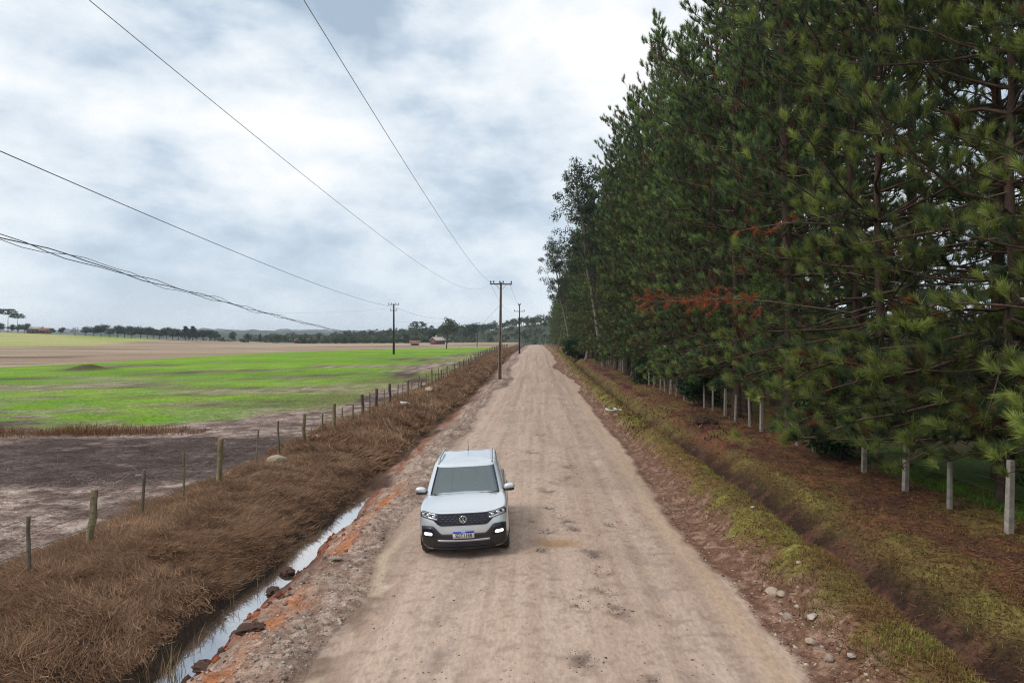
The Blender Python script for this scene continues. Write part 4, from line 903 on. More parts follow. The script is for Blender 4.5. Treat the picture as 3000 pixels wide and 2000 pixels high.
# wooded hill ahead
HX = [-260, -190, -90, -30, 20, 70, 200, 500]; HZ = [-4, 1, 6, 10, 17, 21, 23, 24]
def hill_z(X, Y): return -5 + (np.interp(X, HX, HZ) + 5) * sstep(440, 620, Y) + 2.0 * (fbm(X / 40, Y / 40, 401, 2) - .5)
gx = np.linspace(-300, 500, 90); gy = np.linspace(430, 900, 50); GX, GY = np.meshgrid(gx, gy); GZ = hill_z(GX, GY) - 14 * sstep(700, 890, GY) - 6 * (1 - sstep(-300, -240, GX))
i = np.arange(49)[:, None] * 90; j = np.arange(89)[None]; F = np.stack([i + j, i + j + 1, i + 91 + j, i + 90 + j], -1).reshape(-1, 4)
tag(link('hill', np_mesh('hill', np.stack([GX, GY, GZ], -1).reshape(-1, 3), F, plain('wooded slope floor', (.04, .055, .02), .95, noise=.7, nscale=.2), None, True)), kind='structure')
g = Geo(); nT = 740; tx = r.uniform(-230, 200, nT); ty = 452 + 240 * r.random(nT) ** .85; tz = hill_z(tx, ty)
for q in range(nT):
    w = r.uniform(2.6, 4.8); h = r.uniform(5, 9.5); tone = r.uniform(.6, 1.5); c_ = np.array([.04, .065, .022]) * tone if r.random() < .75 else np.array([.075, .085, .03]) * tone
    lob = 6; L0 = np.column_stack([r.normal(0, w * .42, lob), r.normal(0, w * .42, lob), r.uniform(h * .45, h * .92, lob)]) + np.array([tx[q], ty[q], tz[q]])
    leaf_clumps(g, L0, w * .45, r, 20, 1.4, (c_ * .75, c_ * 1.3)); g.tube(np.array([[tx[q], ty[q], tz[q] - .5], [tx[q], ty[q], tz[q] + h * .6]]), [.25, .12], 4, (.12, .1, .08))
tag(link('wood', g.mesh('wood', mat_leaf)), kind='stuff', label='dense mixed wood covering the hill at the end of the road', cat='wood')
# blue ridges on the skyline
def ridge(name, y0, x0, x1, n, base, amp, seed, tree, col):
    x = np.linspace(x0, x1, n); prof = base + amp * fbm(x / 420, x * 0 + seed, seed, 4) + tree * (fbm(x / 14, x * 0, seed + 3, 3) + .8 * sstep(.62, .8, vnoise(x / 33, x * 0, seed + 5)))
    rows = [(-260, 0), (-150, .35), (-70, .75), (0, 1.0), (120, .8), (400, .0)]; V = []
    for dy, f in rows: V.append(np.column_stack([x, np.full(n, y0 + dy) + 20 * fbm(x / 60, x * 0 + dy, 9, 2), -10 + (prof + 10) * f + (1.5 * tree * (fbm(x / 18, x * 0 + dy, seed + 7, 2) - .5) if 0 < f < 1 else 0)]))
    V = np.concatenate(V); i = np.arange(len(rows) - 1)[:, None] * n; j = np.arange(n - 1)[None]; F = np.stack([i + j, i + j + 1, i + n + j + 1, i + n + j], -1).reshape(-1, 4)
    return tag(link(name, np_mesh(name, V, F, plain(name + ' forest', col, .95, noise=.7, nscale=.03))), kind='structure')
ridge('hills', 1150, -1500, 300, 700, 3, 11, 13, 3.5, (.035, .055, .025))
ridge('hills', 1900, -2400, 600, 900, 8, 24, 21, 4.5, (.04, .06, .03))
ridge('hills', 3000, -4300, 4300, 1300, 20, 32, 35, 5, (.04, .06, .035))
# farm buildings
mat_tile = plain('clay roof tiles', (.33, .13, .075), .85, noise=.6, nscale=3)
mat_tin = plain('pale sheet roof', (.5, .42, .38), .6, noise=.4, nscale=2)
mat_plank = plain('brown plank wall', (.18, .085, .055), .9, noise=.6, nscale=3)
mat_dark = plain('dark opening', (.02, .018, .016), .8)
def house(name, label, x, y, w, d, h, rise, roofm, wallm, rz, open_=False, chim=False, z=None):
    o = empty(name, (x, y, float(gz(x, y)) if z is None else z), (0, 0, rz))
    if open_:
        for sx in (-1, 1):
            for sy in (-1, 1): g = Geo(); g.box((sx * (w / 2 - .15), sy * (d / 2 - .15), h / 2), (.2, .2, h)); link('post', g.mesh('hut_post', wallm), o)
        g = Geo(); g.box((0, 0, h * .3), (w * .8, d * .7, h * .6)); link('wall', g.mesh('hut_wall', wallm), o)
    else:
        g = Geo(); g.box((0, 0, h / 2), (w, d, h)); V = np.array([[-w / 2, s * d / 2, h] for s in (-1, 1)] + [[-w / 2, 0, h + rise]] + [[w / 2, s * d / 2, h] for s in (-1, 1)] + [[w / 2, 0, h + rise]]); g.add(V, np.array([[0, 1, 2], [3, 5, 4]])); link('wall', g.mesh('house_wall', wallm), o)
        for fx in (-.3, .3):
            g = Geo(); g.box((fx * w, -d / 2 - .02, h * .55), (w * .14, .06, h * .35)); link('window', g.mesh('house_window', mat_dark), o)
        g = Geo(); g.box((0, -d / 2 - .02, h * .4), (w * .12, .06, h * .8)); link('door', g.mesh('house_door', mat_dark), o)
    e = .45; g = Geo()
    for s in (-1, 1):
        V = np.array([[-w / 2 - e, s * (d / 2 + e), h - .12], [w / 2 + e, s * (d / 2 + e), h - .12], [w / 2 + e, 0, h + rise + .06], [-w / 2 - e, 0, h + rise + .06]]); V2 = V + np.array([0, 0, .14]); g.add(np.concatenate([V, V2]), np.array([[0, 1, 2, 3], [4, 7, 6, 5], [0, 4, 5, 1], [1, 5, 6, 2], [3, 7, 4, 0]]))
    rf = link('roof', g.mesh('house_roof', roofm), o)
    if chim: g = Geo(); g.box((-w * .1, .3, h + rise + .5), (.6, .6, 1.2)); link('chimney', g.mesh('chimney', mat_tin), rf)
    return tag(o, label, 'house', 'farm buildings')
house('open_hut', 'small open hut with red brown roof beyond the green field', far(953, 300), 300, 3.9, 3, 1.5, .5, mat_tile, mat_plank, .15, True)
house('farm_house', 'farm house with sloping pale red roof and chimney', far(1005, 345), 345, 5.6, 5, 1.9, 1.5, mat_tin, mat_plank, .75, False, True)
house('farm_house', 'low red roofed house at the edge of the scrub', far(695, 455), 455, 9, 6, 1.8, 1.2, mat_tile, mat_plank, .1)
house('barn', 'white roofed barn at the far left behind the yellow field', far(82, 486), 486, 9, 6, 3.2, 1.4, mat_tin, mat_plank, .1)
house('farm_house', 'red roofed house right of the white barn on the skyline', far(104, 486), 486, 6, 6, 2.6, 1.4, mat_tile, mat_plank, .3)

# ================================================================== the car
CARY = 13.0
cx_, cy_ = -0.90, CARY
LS = .9                             # the car is a short one
car = empty('car', (cx_, cy_, 0), (0, R(-2.6), R(1.2)), (1, LS, 1))
def paint_mat():
    m, t, b = new_mat('silver white car paint'); b.inputs['Base Color'].default_value = (.63, .67, .71, 1); b.inputs['Metallic'].default_value = .45; b.inputs['Roughness'].default_value = .32
    b.inputs['Coat Weight'].default_value = 1; b.inputs['Coat Roughness'].default_value = .05
    tcn = N(t, 'ShaderNodeTexCoord'); sp = N(t, 'ShaderNodeSeparateXYZ'); t.links.new(tcn.outputs['Object'], sp.inputs[0])
    nn = N(t, 'ShaderNodeTexNoise', inp={'Scale': 5.0, 'Detail': 6.0}); t.links.new(tcn.outputs['Object'], nn.inputs['Vector'])
    mr = N(t, 'ShaderNodeMapRange'); mr.inputs[1].default_value = .62; mr.inputs[2].default_value = .2; t.links.new(sp.outputs[2], mr.inputs[0])
    f = math_n(t, 'MULTIPLY', mr.outputs[0], math_n(t, 'MULTIPLY', nn.outputs['Fac'], .9), True)
    mx = N(t, 'ShaderNodeMix', data_type='RGBA'); t.links.new(f, mx.inputs[0]); mx.inputs[6].default_value = (.63, .67, .71, 1); mx.inputs[7].default_value = (.34, .24, .17, 1); t.links.new(mx.outputs[2], b.inputs['Base Color'])
    return m
m_paint = paint_mat()
m_black = plain('black bumper plastic', (.018, .018, .02), .55, noise=.3, nscale=20, noise2=(.06, .045, .035))
m_grille = plain('gloss black grille', (.008, .008, .02), .25)
m_slat = plain('grille slat', (.03, .03, .04), .35)
m_chrome = plain('bright chrome', (.75, .77, .8), .12, 1.0)
m_satin = plain('satin silver trim', (.55, .57, .6), .3, .8)
m_tyre = plain('dusty tyre rubber', (.022, .02, .018), .85, noise=.6, nscale=12, noise2=(.11, .08, .06))
m_rim = plain('silver alloy', (.45, .46, .48), .3, .8)
m_lens = plain('headlamp reflector', (.6, .64, .68), .12, .85)
m_lampd = plain('smoked headlamp housing', (.05, .055, .06), .2)
m_in = plain('charcoal cabin trim', (.05, .052, .055), .8); m_seat = plain('grey seat cloth', (.13, .13, .135), .9)
m_plate = plain('white plate enamel', (.72, .72, .7), .4); m_blue = plain('blue plate band', (.01, .03, .55), .4); m_txt = plain('black plate lettering', (.01, .01, .012), .5); m_wt = plain('white print', (.8, .8, .8), .5)
def emit(name, col, st):
    m, t, b = new_mat(name); b.inputs['Base Color'].default_value = (*col, 1); b.inputs['Emission Color'].default_value = (*col, 1); b.inputs['Emission Strength'].default_value = st; return m
m_fog = emit('lit fog lamp', (1, 1, .93), 1.7)
def glass_mat(name, tint, ior):
    m = bpy.data.materials.new(name); m.use_nodes = True; t = m.node_tree; t.nodes.clear()
    tr = N(t, 'ShaderNodeBsdfTransparent', inp={'Color': (*tint, 1)}); gl = N(t, 'ShaderNodeBsdfGlossy', inp={'Roughness': .02, 'Color': (.80, .96, 1, 1)}); fr = N(t, 'ShaderNodeFresnel', inp={'IOR': ior})
    ms = N(t, 'ShaderNodeMixShader'); t.links.new(fr.outputs[0], ms.inputs[0]); t.links.new(tr.outputs[0], ms.inputs[1]); t.links.new(gl.outputs[0], ms.inputs[2]); o = N(t, 'ShaderNodeOutputMaterial'); t.links.new(ms.outputs[0], o.inputs[0]); return m
m_ws = glass_mat('windscreen glass', (.55, .64, .67), 2.55); m_sg = glass_mat('tinted side glass', (.16, .17, .17), 2.0); m_cl = glass_mat('clear lamp cover', (.9, .92, .93), 1.6)

# --- lower body: plan outlines stacked by height
NS = 3.1; FA = .62; RA = .45
FZ = [.18, .24, .36, .5, .6, .72, .84, .93, 1.1]; FY = [.12, .06, .02, .0, .0, .015, .045, .10, .2]
WZ = [.18, .24, .36, .5, .66, .80, .92, 1.0, 1.1]; WW = [.80, .845, .872, .880, .876, .872, .862, .840, .81]
RZ = [.18, .3, .5, .7, .9, 1.1]; RY = [4.08, 4.17, 4.20, 4.18, 4.15, 4.10]
yfz = lambda z: np.interp(z, FZ, FY); wz = lambda z: np.interp(z, WZ, WW); yrz = lambda z: np.interp(z, RZ, RY)
def front_y(x, z):
    """y of the nose surface at sideways x and height z"""
    w = wz(z); return yfz(z) + FA - FA * (1 - np.clip(np.abs(x) / w, 0, .999) ** NS) ** (1 / NS)
def ztop(y): return .895 + .135 * sstep(-.1, 1.25, y) + .035 * sstep(1.2, 3.9, y)
th = np.linspace(0, np.pi / 2, 19)
ys_side = np.linspace(0, 1, 46)[1:-1]
# half outline in unit form: (kind, value)
def half_outline(z):
    w = wz(z); y0 = yfz(z); yr = yrz(z)
    fx = w * np.sin(th) ** (2 / NS); fy = y0 + FA - FA * np.cos(th) ** (2 / NS)
    sy = (y0 + FA) + (yr - RA - y0 - FA) * ys_side; sx = np.full(len(sy), 1.0) * w
    rx = w * np.cos(th) ** (2 / 3.4); ry = yr - RA + RA * np.sin(th) ** (2 / 3.4)
    return np.concatenate([fx, sx, rx]), np.concatenate([fy, sy, ry])
def half_at(zfun):
    """outline whose height varies along it: two passes"""
    x, y = half_outline(.7)
    for _ in range(2):
        z = zfun(y); pts = [half_outline(zz_) for zz_ in np.unique(np.round(z, 3))]
        zu = np.unique(np.round(z, 3)); X2 = np.array([np.interp(z[i], zu, [p[0][i] for p in pts]) for i in range(len(x))]); Y2 = np.array([np.interp(z[i], zu, [p[1][i] for p in pts]) for i in range(len(x))]); x, y = X2, Y2
    return x, y, zfun(y)
ring = []
for k in [0, .04, .1, .18, .27, .36, .45, .54, .63, .72, .8, .87, .93]:
    ring.append(half_at(lambda y, k=k: .18 + (ztop(y) - .03 - .18) * k))
xt, yt, zt = half_at(lambda y: ztop(y) - .055)
cenx = np.maximum(xt, 1e-6)
for (ins, dz) in [(.0, 0), (.008, .018), (.022, .034), (.045, .046), (.075, .054)]:
    # pull in towards the middle line, mostly sideways at the flanks and lengthways at nose and tail
    nx = np.gradient(yt); ny = -np.gradient(xt); ln = np.hypot(nx, ny) + 1e-9; nx, ny = nx / ln, ny / ln
    x2 = np.maximum(xt - nx * ins, 0); y2 = yt - ny * ins
    x2[0] = 0; x2[-1] = 0
    ring.append((x2, y2, zt + dz))
nh = len(xt)
def loop(rr):
    x, y, z = rr; return np.concatenate([np.column_stack([x, y, z]), np.column_stack([-x[-2:0:-1], y[-2:0:-1], z[-2:0:-1]])])
Lp = [loop(q) for q in ring]; M = len(Lp[0]); V = np.concatenate(Lp); F = []
wheel_c = [(.80, .326), (3.45, .326)]
for i in range(len(Lp) - 1):
    for j in range(M):
        a, b, c, d_ = i * M + j, i * M + (j + 1) % M, (i + 1) * M + (j + 1) % M, (i + 1) * M + j
        mid_ = (V[a] + V[b] + V[c] + V[d_]) / 4
        if abs(mid_[0]) > .55 and any(math.hypot(mid_[1] - wy, mid_[2] - wz_) < .36 for wy, wz_ in wheel_c): continue
        F.append((a, b, c, d_))
# hood and rear deck: bridge left to right
top = Lp[-1]; capc = 15; base_i = len(V); rows_ = []
for j in range(1, nh - 1):
    p = top[j]; s = np.linspace(1, -1, capc); z = p[2] + (.052 * (1 - s ** 2) + .012 * np.exp(-((np.abs(s) - .62) / .1) ** 2)) * (sstep(.0, .5, p[1] - top[0][1] - .01) * sstep(0, .4, top[nh - 1][1] - p[1])) * (1 if p[1] < 1.3 else .6)
    rows_.append(np.column_stack([s * p[0], np.full(capc, p[1]) - (.055 * (1 - s ** 2) if p[1] < .4 else 0) * 0, z]))
CV = np.concatenate(rows_); V = np.concatenate([V, CV])
for s in range(capc - 1): F.append(((len(Lp) - 1) * M, base_i + s, base_i + s + 1)); e_ = base_i + (len(rows_) - 1) * capc; F.append(((len(Lp) - 1) * M + nh - 1, e_ + s + 1, e_ + s))
for q in range(len(rows_) - 1):
    for s in range(capc - 1): F.append((base_i + q * capc + s, base_i + (q + 1) * capc + s, base_i + (q + 1) * capc + s + 1, base_i + q * capc + s + 1))
def weld(V, F, name, mat, parent, dist=.002, smooth=True):
    me = bpy.data.meshes.new(name); me.from_pydata([tuple(v) for v in V], [], [tuple(f) for f in F]); bm = bmesh.new(); bm.from_mesh(me); bmesh.ops.remove_doubles(bm, verts=bm.verts, dist=dist)
    loose = [v for v in bm.verts if not v.link_faces]; bmesh.ops.delete(bm, geom=loose, context='VERTS')
    bmesh.ops.recalc_face_normals(bm, faces=bm.faces)
    for f in bm.faces: f.smooth = smooth
    bm.to_mesh(me); bm.free(); me.materials.append(mat); return link(name, me, parent)
body = weld(V, F, 'body', m_paint, car)
# --- greenhouse
GK = [0, .03, .07, .25, .45, .65, .84, .93, .97, 1.0]
ZB, ZR = 1.0, 1.485
thw = np.concatenate([np.linspace(0, .93, 9), np.linspace(.93, np.pi / 2, 5)[1:]])
sfr = np.array([.06, .14, .24, .34, .40, .44, .54, .64, .72, .76, .84, .92, .97])
def gh(k):
    w = .815 - .135 * k ** 1.2; y0 = 1.02 + .86 * k; yr = 4.07 - .24 * k ** 1.6; fa, ra, nf = .30 + .05 * k, .22, 3.0
    fx = w * np.sin(thw) ** (2 / nf); fy = y0 + fa - fa * np.cos(thw) ** (2 / nf)
    sy = y0 + fa + (yr - ra - y0 - fa) * sfr; sx = np.full(len(sy), w) * (1 - .04 * sfr ** 2)
    t2 = thw[::-1]; rx = w * .96 * np.sin(t2) ** (2 / nf); ry = yr - ra + ra * np.cos(t2) ** (2 / nf)
    z = ZB + (ZR - ZB) * k + .03 * sstep(1.0, 2.2, np.concatenate([fy, sy, ry])) * k
    return np.concatenate([fx, sx, rx]), np.concatenate([fy, sy, ry]), z
rings = [gh(k) for k in GK]; x, y, z = rings[-1]
for ins, dz in [(.02, .016), (.05, .028), (.09, .037)]:
    nx = np.gradient(y); ny = -np.gradient(x); ln = np.hypot(nx, ny) + 1e-9; rings.append((np.maximum(x - nx / ln * ins, 0) * np.where(x < 1e-6, 0, 1), y - ny / ln * ins, z + dz))
nh = len(x); Lp = [loop(q) for q in rings]; M = len(Lp[0]); V = np.concatenate(Lp); FB, FW, FS, FR = [], [], [], []
nf_ = len(thw); ns_ = len(sfr)
def zone(i, j):
    jj = j if j < nh - 1 else M - 1 - j        # mirror side
    if not (2 <= i <= 6): return 'b'
    if jj < 8: return 'w'
    if nf_ - 1 + 1 <= jj < nf_ + 4 and not False: return 's'
    if nf_ + 5 <= jj < nf_ + 8: return 's'
    if nf_ + 9 <= jj < nf_ + 11 and i <= 5: return 's'
    if jj >= nf_ + ns_ + 5 and i >= 3: return 'r'
    return 'b'
for i in range(len(Lp) - 1):
    for j in range(M):
        f = (i * M + j, i * M + (j + 1) % M, (i + 1) * M + (j + 1) % M, (i + 1) * M + j)
        {'b': FB, 'w': FW, 's': FS, 'r': FR}[zone(i, j)].append(f)
top = Lp[-1]; base_i = len(V); rows_ = []
for j in range(1, nh - 1):
    p = top[j]; s = np.linspace(1, -1, 11); rows_.append(np.column_stack([s * p[0], np.full(11, p[1]), p[2] + .036 * (1 - s ** 2) * (sstep(0, .5, p[1] - top[0][1]) * sstep(0, .4, top[nh - 1][1] - p[1]))]))
V = np.concatenate([V] + rows_)
for s in range(10): FB.append(((len(Lp) - 1) * M, base_i + s, base_i + s + 1)); e_ = base_i + (len(rows_) - 1) * 11; FB.append(((len(Lp) - 1) * M + nh - 1, e_ + s + 1, e_ + s))
for q in range(len(rows_) - 1):
    for s in range(10): FB.append((base_i + q * 11 + s, base_i + (q + 1) * 11 + s, base_i + (q + 1) * 11 + s + 1, base_i + q * 11 + s + 1))
weld(V, FB, 'roof', m_paint, car)
ws_o = weld(V, FW, 'windscreen', m_ws, car); weld(V, FR, 'rear_window', m_sg, car)
FSr = [f for f in FS if V[f[0]][0] > 0]; FSl = [f for f in FS if V[f[0]][0] < 0]
for grp in (FSr, FSl):
    for lo, hi in ((0, 2.42), (2.42, 3.25), (3.25, 5)):
        ff = [f for f in grp if lo <= np.mean([V[q][1] for q in f]) - .0 < hi]
        if ff: weld(V, ff, 'side_window', m_sg, car)
# black surround of the windscreen
for sgn in (1, -1):
    j = 8 if sgn > 0 else M - 8; P = np.array([Lp[i][j] for i in range(2, 8)]) + np.array([0, -.012, .006]); g = Geo(); g.tube(P, .013, 5); link('window_seal', g.mesh('window_seal', m_black), car)
P = np.array([Lp[2][j % M] for j in range(-8, 9)]) + np.array([0, -.02, .004]); g = Geo(); g.tube(P, .022, 6); cowl = link('cowl', g.mesh('cowl', m_black), car)
for (x0, x1) in ((-.62, -.02), (.05, .66)):
    xs = np.linspace(x0, x1, 6); g = Geo(); g.tube(np.column_stack([xs, 1.03 + .05 * np.abs(xs) ** 2 + .0 * xs, np.full(6, 1.052) + .012 * np.linspace(0, 1, 6)]), .011, 5); link('wiper', g.mesh('wiper', m_black), cowl)
# --- nose details: patches that follow the nose
def patch(name, x0, x1, zl, zu, off, mat, parent=car, nx=24, nz=6, thick=.03):
    xs = np.linspace(x0, x1, nx); V = []
    for x_ in xs:
        a, b = zl(x_), zu(x_); zz_ = np.linspace(a, b, nz); V.append(np.column_stack([np.full(nz, x_), front_y(x_, zz_) - off, zz_]))
    Fv = np.concatenate(V); Bk = Fv + np.array([0, thick, 0]); V = np.concatenate([Fv, Bk]); n = nx * nz; F = []
    for i in range(nx - 1):
        for j in range(nz - 1): F.append((i * nz + j, (i + 1) * nz + j, (i + 1) * nz + j + 1, i * nz + j + 1))
    for i in range(nx - 1): F.append((i * nz, n + i * nz, n + (i + 1) * nz, (i + 1) * nz)); F.append((i * nz + nz - 1, (i + 1) * nz + nz - 1, n + (i + 1) * nz + nz - 1, n + i * nz + nz - 1))
    for j in range(nz - 1): F.append((j, j + 1, n + j + 1, n + j)); e = (nx - 1) * nz; F.append((e + j, n + e + j, n + e + j + 1, e + j + 1))
    return weld(V, F, name, mat, parent, 1e-5)
cst = lambda v: (lambda x: v)
# lower black bumper, rising around the fog lamps
bump_top = lambda x: .50 + .155 * sstep(.40, .60, abs(x)) - .02 * sstep(.74, .83, abs(x))
bumper = patch('bumper', -.842, .842, lambda x: .20 + .02 * abs(x), lambda x: bump_top(x) if abs(x) < .838 else .40, .012, m_black, nx=60, nz=9)
patch('air_intake', -.55, .55, lambda x: .235, lambda x: .335 - .03 * sstep(.4, .55, abs(x)), .018, m_grille, bumper)
for z_ in (.262, .287, .312): patch('intake_slat', -.50, .50, cst(z_), cst(z_ + .006), .022, m_slat, bumper, 20, 2, .01)
patch('skid_trim', -.50, .50, lambda x: .352 + .012 * (abs(x) / .5) ** 2, lambda x: .386 + .012 * (abs(x) / .5) ** 2, .03, m_satin, bumper, 24, 4)
patch('bumper_lip', -.60, .60, cst(.192), cst(.226), .028, m_black, bumper, 20, 4)
gt = lambda x: .878 + .012 * sstep(.4, .62, abs(x)); gb = lambda x: .655 + .15 * sstep(.42, .66, abs(x))
grille = patch('grille', -.64, .64, gb, gt, .006, m_grille, nx=40, nz=7)
patch('grille_bar', -.62, .62, lambda x: gt(x) - .018, lambda x: gt(x) - .004, .014, m_slat, grille, 30, 3, .012)
patch('grille_bar', -.46, .46, lambda x: gb(x) + .006, lambda x: gb(x) + .020, .016, m_slat, grille, 30, 3, .012)
for row in range(4):
    z_ = .690 + row * .041
    for k in range(-5, 6):
        x_ = k * .094 + (.047 if row % 2 else 0)
        if abs(x_) + .038 > .46 + row * .02 or abs(x_) < .09: continue
        patch('grille_slat', x_ - .036, x_ + .036, cst(z_), cst(z_ + .016), .013, m_slat, grille, 4, 2, .012)
for sgn in (1, -1):
    hl_lo = lambda x: .752 + .05 * sstep(.46, .80, abs(x)); hl_hi = lambda x: .875 + .04 * sstep(.45, .80, abs(x)) - .05 * sstep(.79, .835, abs(x))
    a, b = (.475, .835) if sgn > 0 else (-.835, -.475)
    hl = patch('headlight', a, b, hl_lo, hl_hi, .012, m_lampd, nx=18, nz=6)
    for (u, rr) in ((.56, .036), (.67, .040), (.765, .034)):
        x_ = sgn * u; z_ = (hl_lo(x_) + hl_hi(x_)) / 2; nrm = -.02
        bm = bmesh.new(); bmesh.ops.create_uvsphere(bm, u_segments=14, v_segments=8, radius=rr); me = bpy.data.meshes.new('lamp'); bm.to_mesh(me); bm.free(); me.materials.append(m_lens); me.polygons.foreach_set('use_smooth', np.ones(len(me.polygons), bool))
        q = link('lamp', me, hl); q.location = (x_, float(front_y(x_, z_)) - .004, z_); q.scale = (1.15, .55, .9)
    patch('running_light', *((.50, .81) if sgn > 0 else (-.81, -.50)), lambda x: hl_hi(x) - .020, lambda x: hl_hi(x) - .010, .018, m_lens, hl, 14, 2, .006)
    patch('reflector', *((.50, .80) if sgn > 0 else (-.80, -.50)), lambda x: hl_lo(x) + .012, lambda x: hl_lo(x) + .04, .015, m_lens, hl, 14, 3, .006)
    a, b = (.565, .80) if sgn > 0 else (-.80, -.565)
    hs = patch('fog_lamp_housing', a, b, lambda x: .45 + .02 * sstep(.7, .8, abs(x)), lambda x: .63 - .05 * sstep(.74, .80, abs(x)) - .04 * sstep(-.62, -.56, -abs(x)), .018, m_grille, bumper, 14, 5)
    a, b = (.60, .765) if sgn > 0 else (-.765, -.60)
    rd = lambda x: .028 * math.sqrt(max(0, 1 - (max(0, abs(abs(x) - .6825) - .05) / .0335) ** 2))
    patch('fog_lamp', a, b, lambda x: .505 - rd(x), lambda x: .505 + rd(x), .026, m_fog, hs, 16, 4, .01)
# badge
bz = .772; by = float(front_y(0, bz)) - .026; bd = empty('badge', (0, by, bz), (R(8), 0, 0)); bd.parent = car
a = np.linspace(0, 2 * np.pi, 33); g = Geo(); g.tube(np.column_stack([.068 * np.cos(a), 0 * a, .068 * np.sin(a)]), .0075, 6); link('ring', g.mesh('badge_ring', m_chrome, True), bd)
g = Geo(); g.add(np.concatenate([[[0, .006, 0]], np.column_stack([.066 * np.cos(a), 0 * a + .006, .066 * np.sin(a)])]), np.array([[0, i, i + 1] for i in range(1, 33)])); link('disc', g.mesh('badge_disc', m_grille), bd)
for nm, pts in (('letter', [(-.030, .056), (0, .004), (.030, .056)]), ('letter', [(-.057, .028), (-.026, -.052), (0, .0), (.026, -.052), (.057, .028)])):
    g = Geo()
    for (x0, z0), (x1, z1) in zip(pts[:-1], pts[1:]): g.tube(np.array([[x0, -.002, z0], [x1, -.002, z1]]), .0072, 5)
    link(nm, g.mesh('badge_letter', m_chrome), bd)
# plate
pz = .490; py_ = float(front_y(0, pz)) - .045; pl = empty('license_plate', (0, py_, pz), (R(3), 0, 0)); pl.parent = car
g = Geo(); g.box((0, .008, 0), (.41, .014, .135)); link('plate', g.mesh('plate', m_plate), pl); g = Geo(); g.box((0, -.0008, .0505), (.404, .006, .032)); link('band', g.mesh('plate_band', m_blue), pl)
def text(s, size, loc, mat, parent, sx=1.0, name='lettering'):
    cu = bpy.data.curves.new(name, 'FONT'); cu.body = s; cu.size = size; cu.align_x = 'CENTER'; cu.align_y = 'CENTER'; cu.extrude = .001; cu.offset = .0016 * size / .1
    o = bpy.data.objects.new(name, cu); C.objects.link(o); dg = bpy.context.evaluated_depsgraph_get(); me = bpy.data.meshes.new_from_object(o.evaluated_get(dg)); bpy.data.objects.remove(o)
    me.materials.clear(); me.materials.append(mat); q = link(name, me, parent); q.location = loc; q.rotation_euler = (R(90), 0, 0); q.scale = (sx, 1, 1); return q
text('SDT1158', .104, (0, -.0035, -.0165), m_txt, pl, .80); text('BRASIL', .024, (0, -.006, .0505), m_wt, pl, 1.1)
# --- mirrors
def ellip(name, c, s, mat, parent, seg=16, cut=None, rot=(0, 0, 0)):
    bm = bmesh.new(); bmesh.ops.create_uvsphere(bm, u_segments=seg, v_segments=10, radius=1.0)
    for v in bm.verts:
        co = v.co
        for ax in range(3): co[ax] = math.copysign(abs(co[ax]) ** .75, co[ax])
        if cut is not None and co.z < cut: co.z = cut
    me = bpy.data.meshes.new(name); bm.to_mesh(me); bm.free(); me.polygons.foreach_set('use_smooth', np.ones(len(me.polygons), bool)); me.materials.append(mat)
    q = link(name, me, parent); q.location = c; q.scale = s; q.rotation_euler = rot; return q
for sgn in (1, -1):
    mi = empty('mirror', (sgn * .875, 1.32, 1.09)); mi.parent = car
    ellip('mirror_shell', (sgn * .045, 0, .01), (.115, .075, .078), m_paint, mi, 16, -.25, (0, sgn * -.08, sgn * .12)); ellip('mirror_base', (sgn * .04, .004, -.035), (.108, .068, .035), m_black, mi)
    g = Geo(); g.tube(np.array([[-sgn * .12, .03, -.03], [-sgn * .04, .01, -.045], [sgn * .02, 0, -.04]]), [.035, .028, .028], 6); link('mirror_arm', g.mesh('mirror_arm', m_black), mi)
# --- roof rails, antenna
for sgn in (1, -1):
    yy_ = np.linspace(2.0, 3.72, 14); u = (yy_ - 2.0) / 1.72; zz_ = 1.505 + .075 * np.minimum(1, np.minimum(u / .16, (1 - u) / .14)) ** .6 + .02
    g = Geo(); g.tube(np.column_stack([sgn * (.575 - .015 * u), yy_, zz_ + .012 * np.sin(u * np.pi)]), .021, 8); link('roof_rail', g.mesh('roof_rail', m_satin, True), car)
g = Geo(); g.tube(np.array([[0, 3.55, 1.565], [.0, 3.60, 1.68], [.0, 3.66, 1.83]]), [.009, .006, .004], 6); an = link('antenna', g.mesh('antenna', m_black), car)
ellip('antenna_base', (0, 3.54, 1.562), (.03, .05, .016), m_black, an)
# --- wheels
def lathe(prof, m=32):
    a = np.arange(m) / m * 2 * np.pi; V = np.array([[x_, r_ * math.cos(t), r_ * math.sin(t)] for x_, r_ in prof for t in a]); F = np.array([[i * m + j, (i + 1) * m + j, (i + 1) * m + (j + 1) % m, i * m + (j + 1) % m] for i in range(len(prof) - 1) for j in range(m)]); return V, F
tv, tf = lathe([(-.095, .205), (-.105, .25), (-.10, .295), (-.085, .318), (-.05, .325), (0, .326), (.05, .325), (.085, .318), (.10, .295), (.105, .25), (.095, .205), (-.095, .205)]); tyre_me = np_mesh('tyre', tv, tf, m_tyre, None, True)
rv, rf = lathe([(.05, .0), (.055, .05), (.02, .06), (.02, .18), (.085, .2), (.09, .208), (-.09, .208)]); rim_me = np_mesh('rim', rv, rf, m_rim, None, True)
g = Geo()
for k in range(5):
    t_ = k / 5 * 2 * np.pi
    for dt in (-.13, .13): g.tube(np.array([[.052, .04 * math.cos(t_), .04 * math.sin(t_)], [.07, .2 * math.cos(t_ + dt), .2 * math.sin(t_ + dt)]]), [.022, .016], 5)
spoke_me = g.mesh('spokes', m_rim)
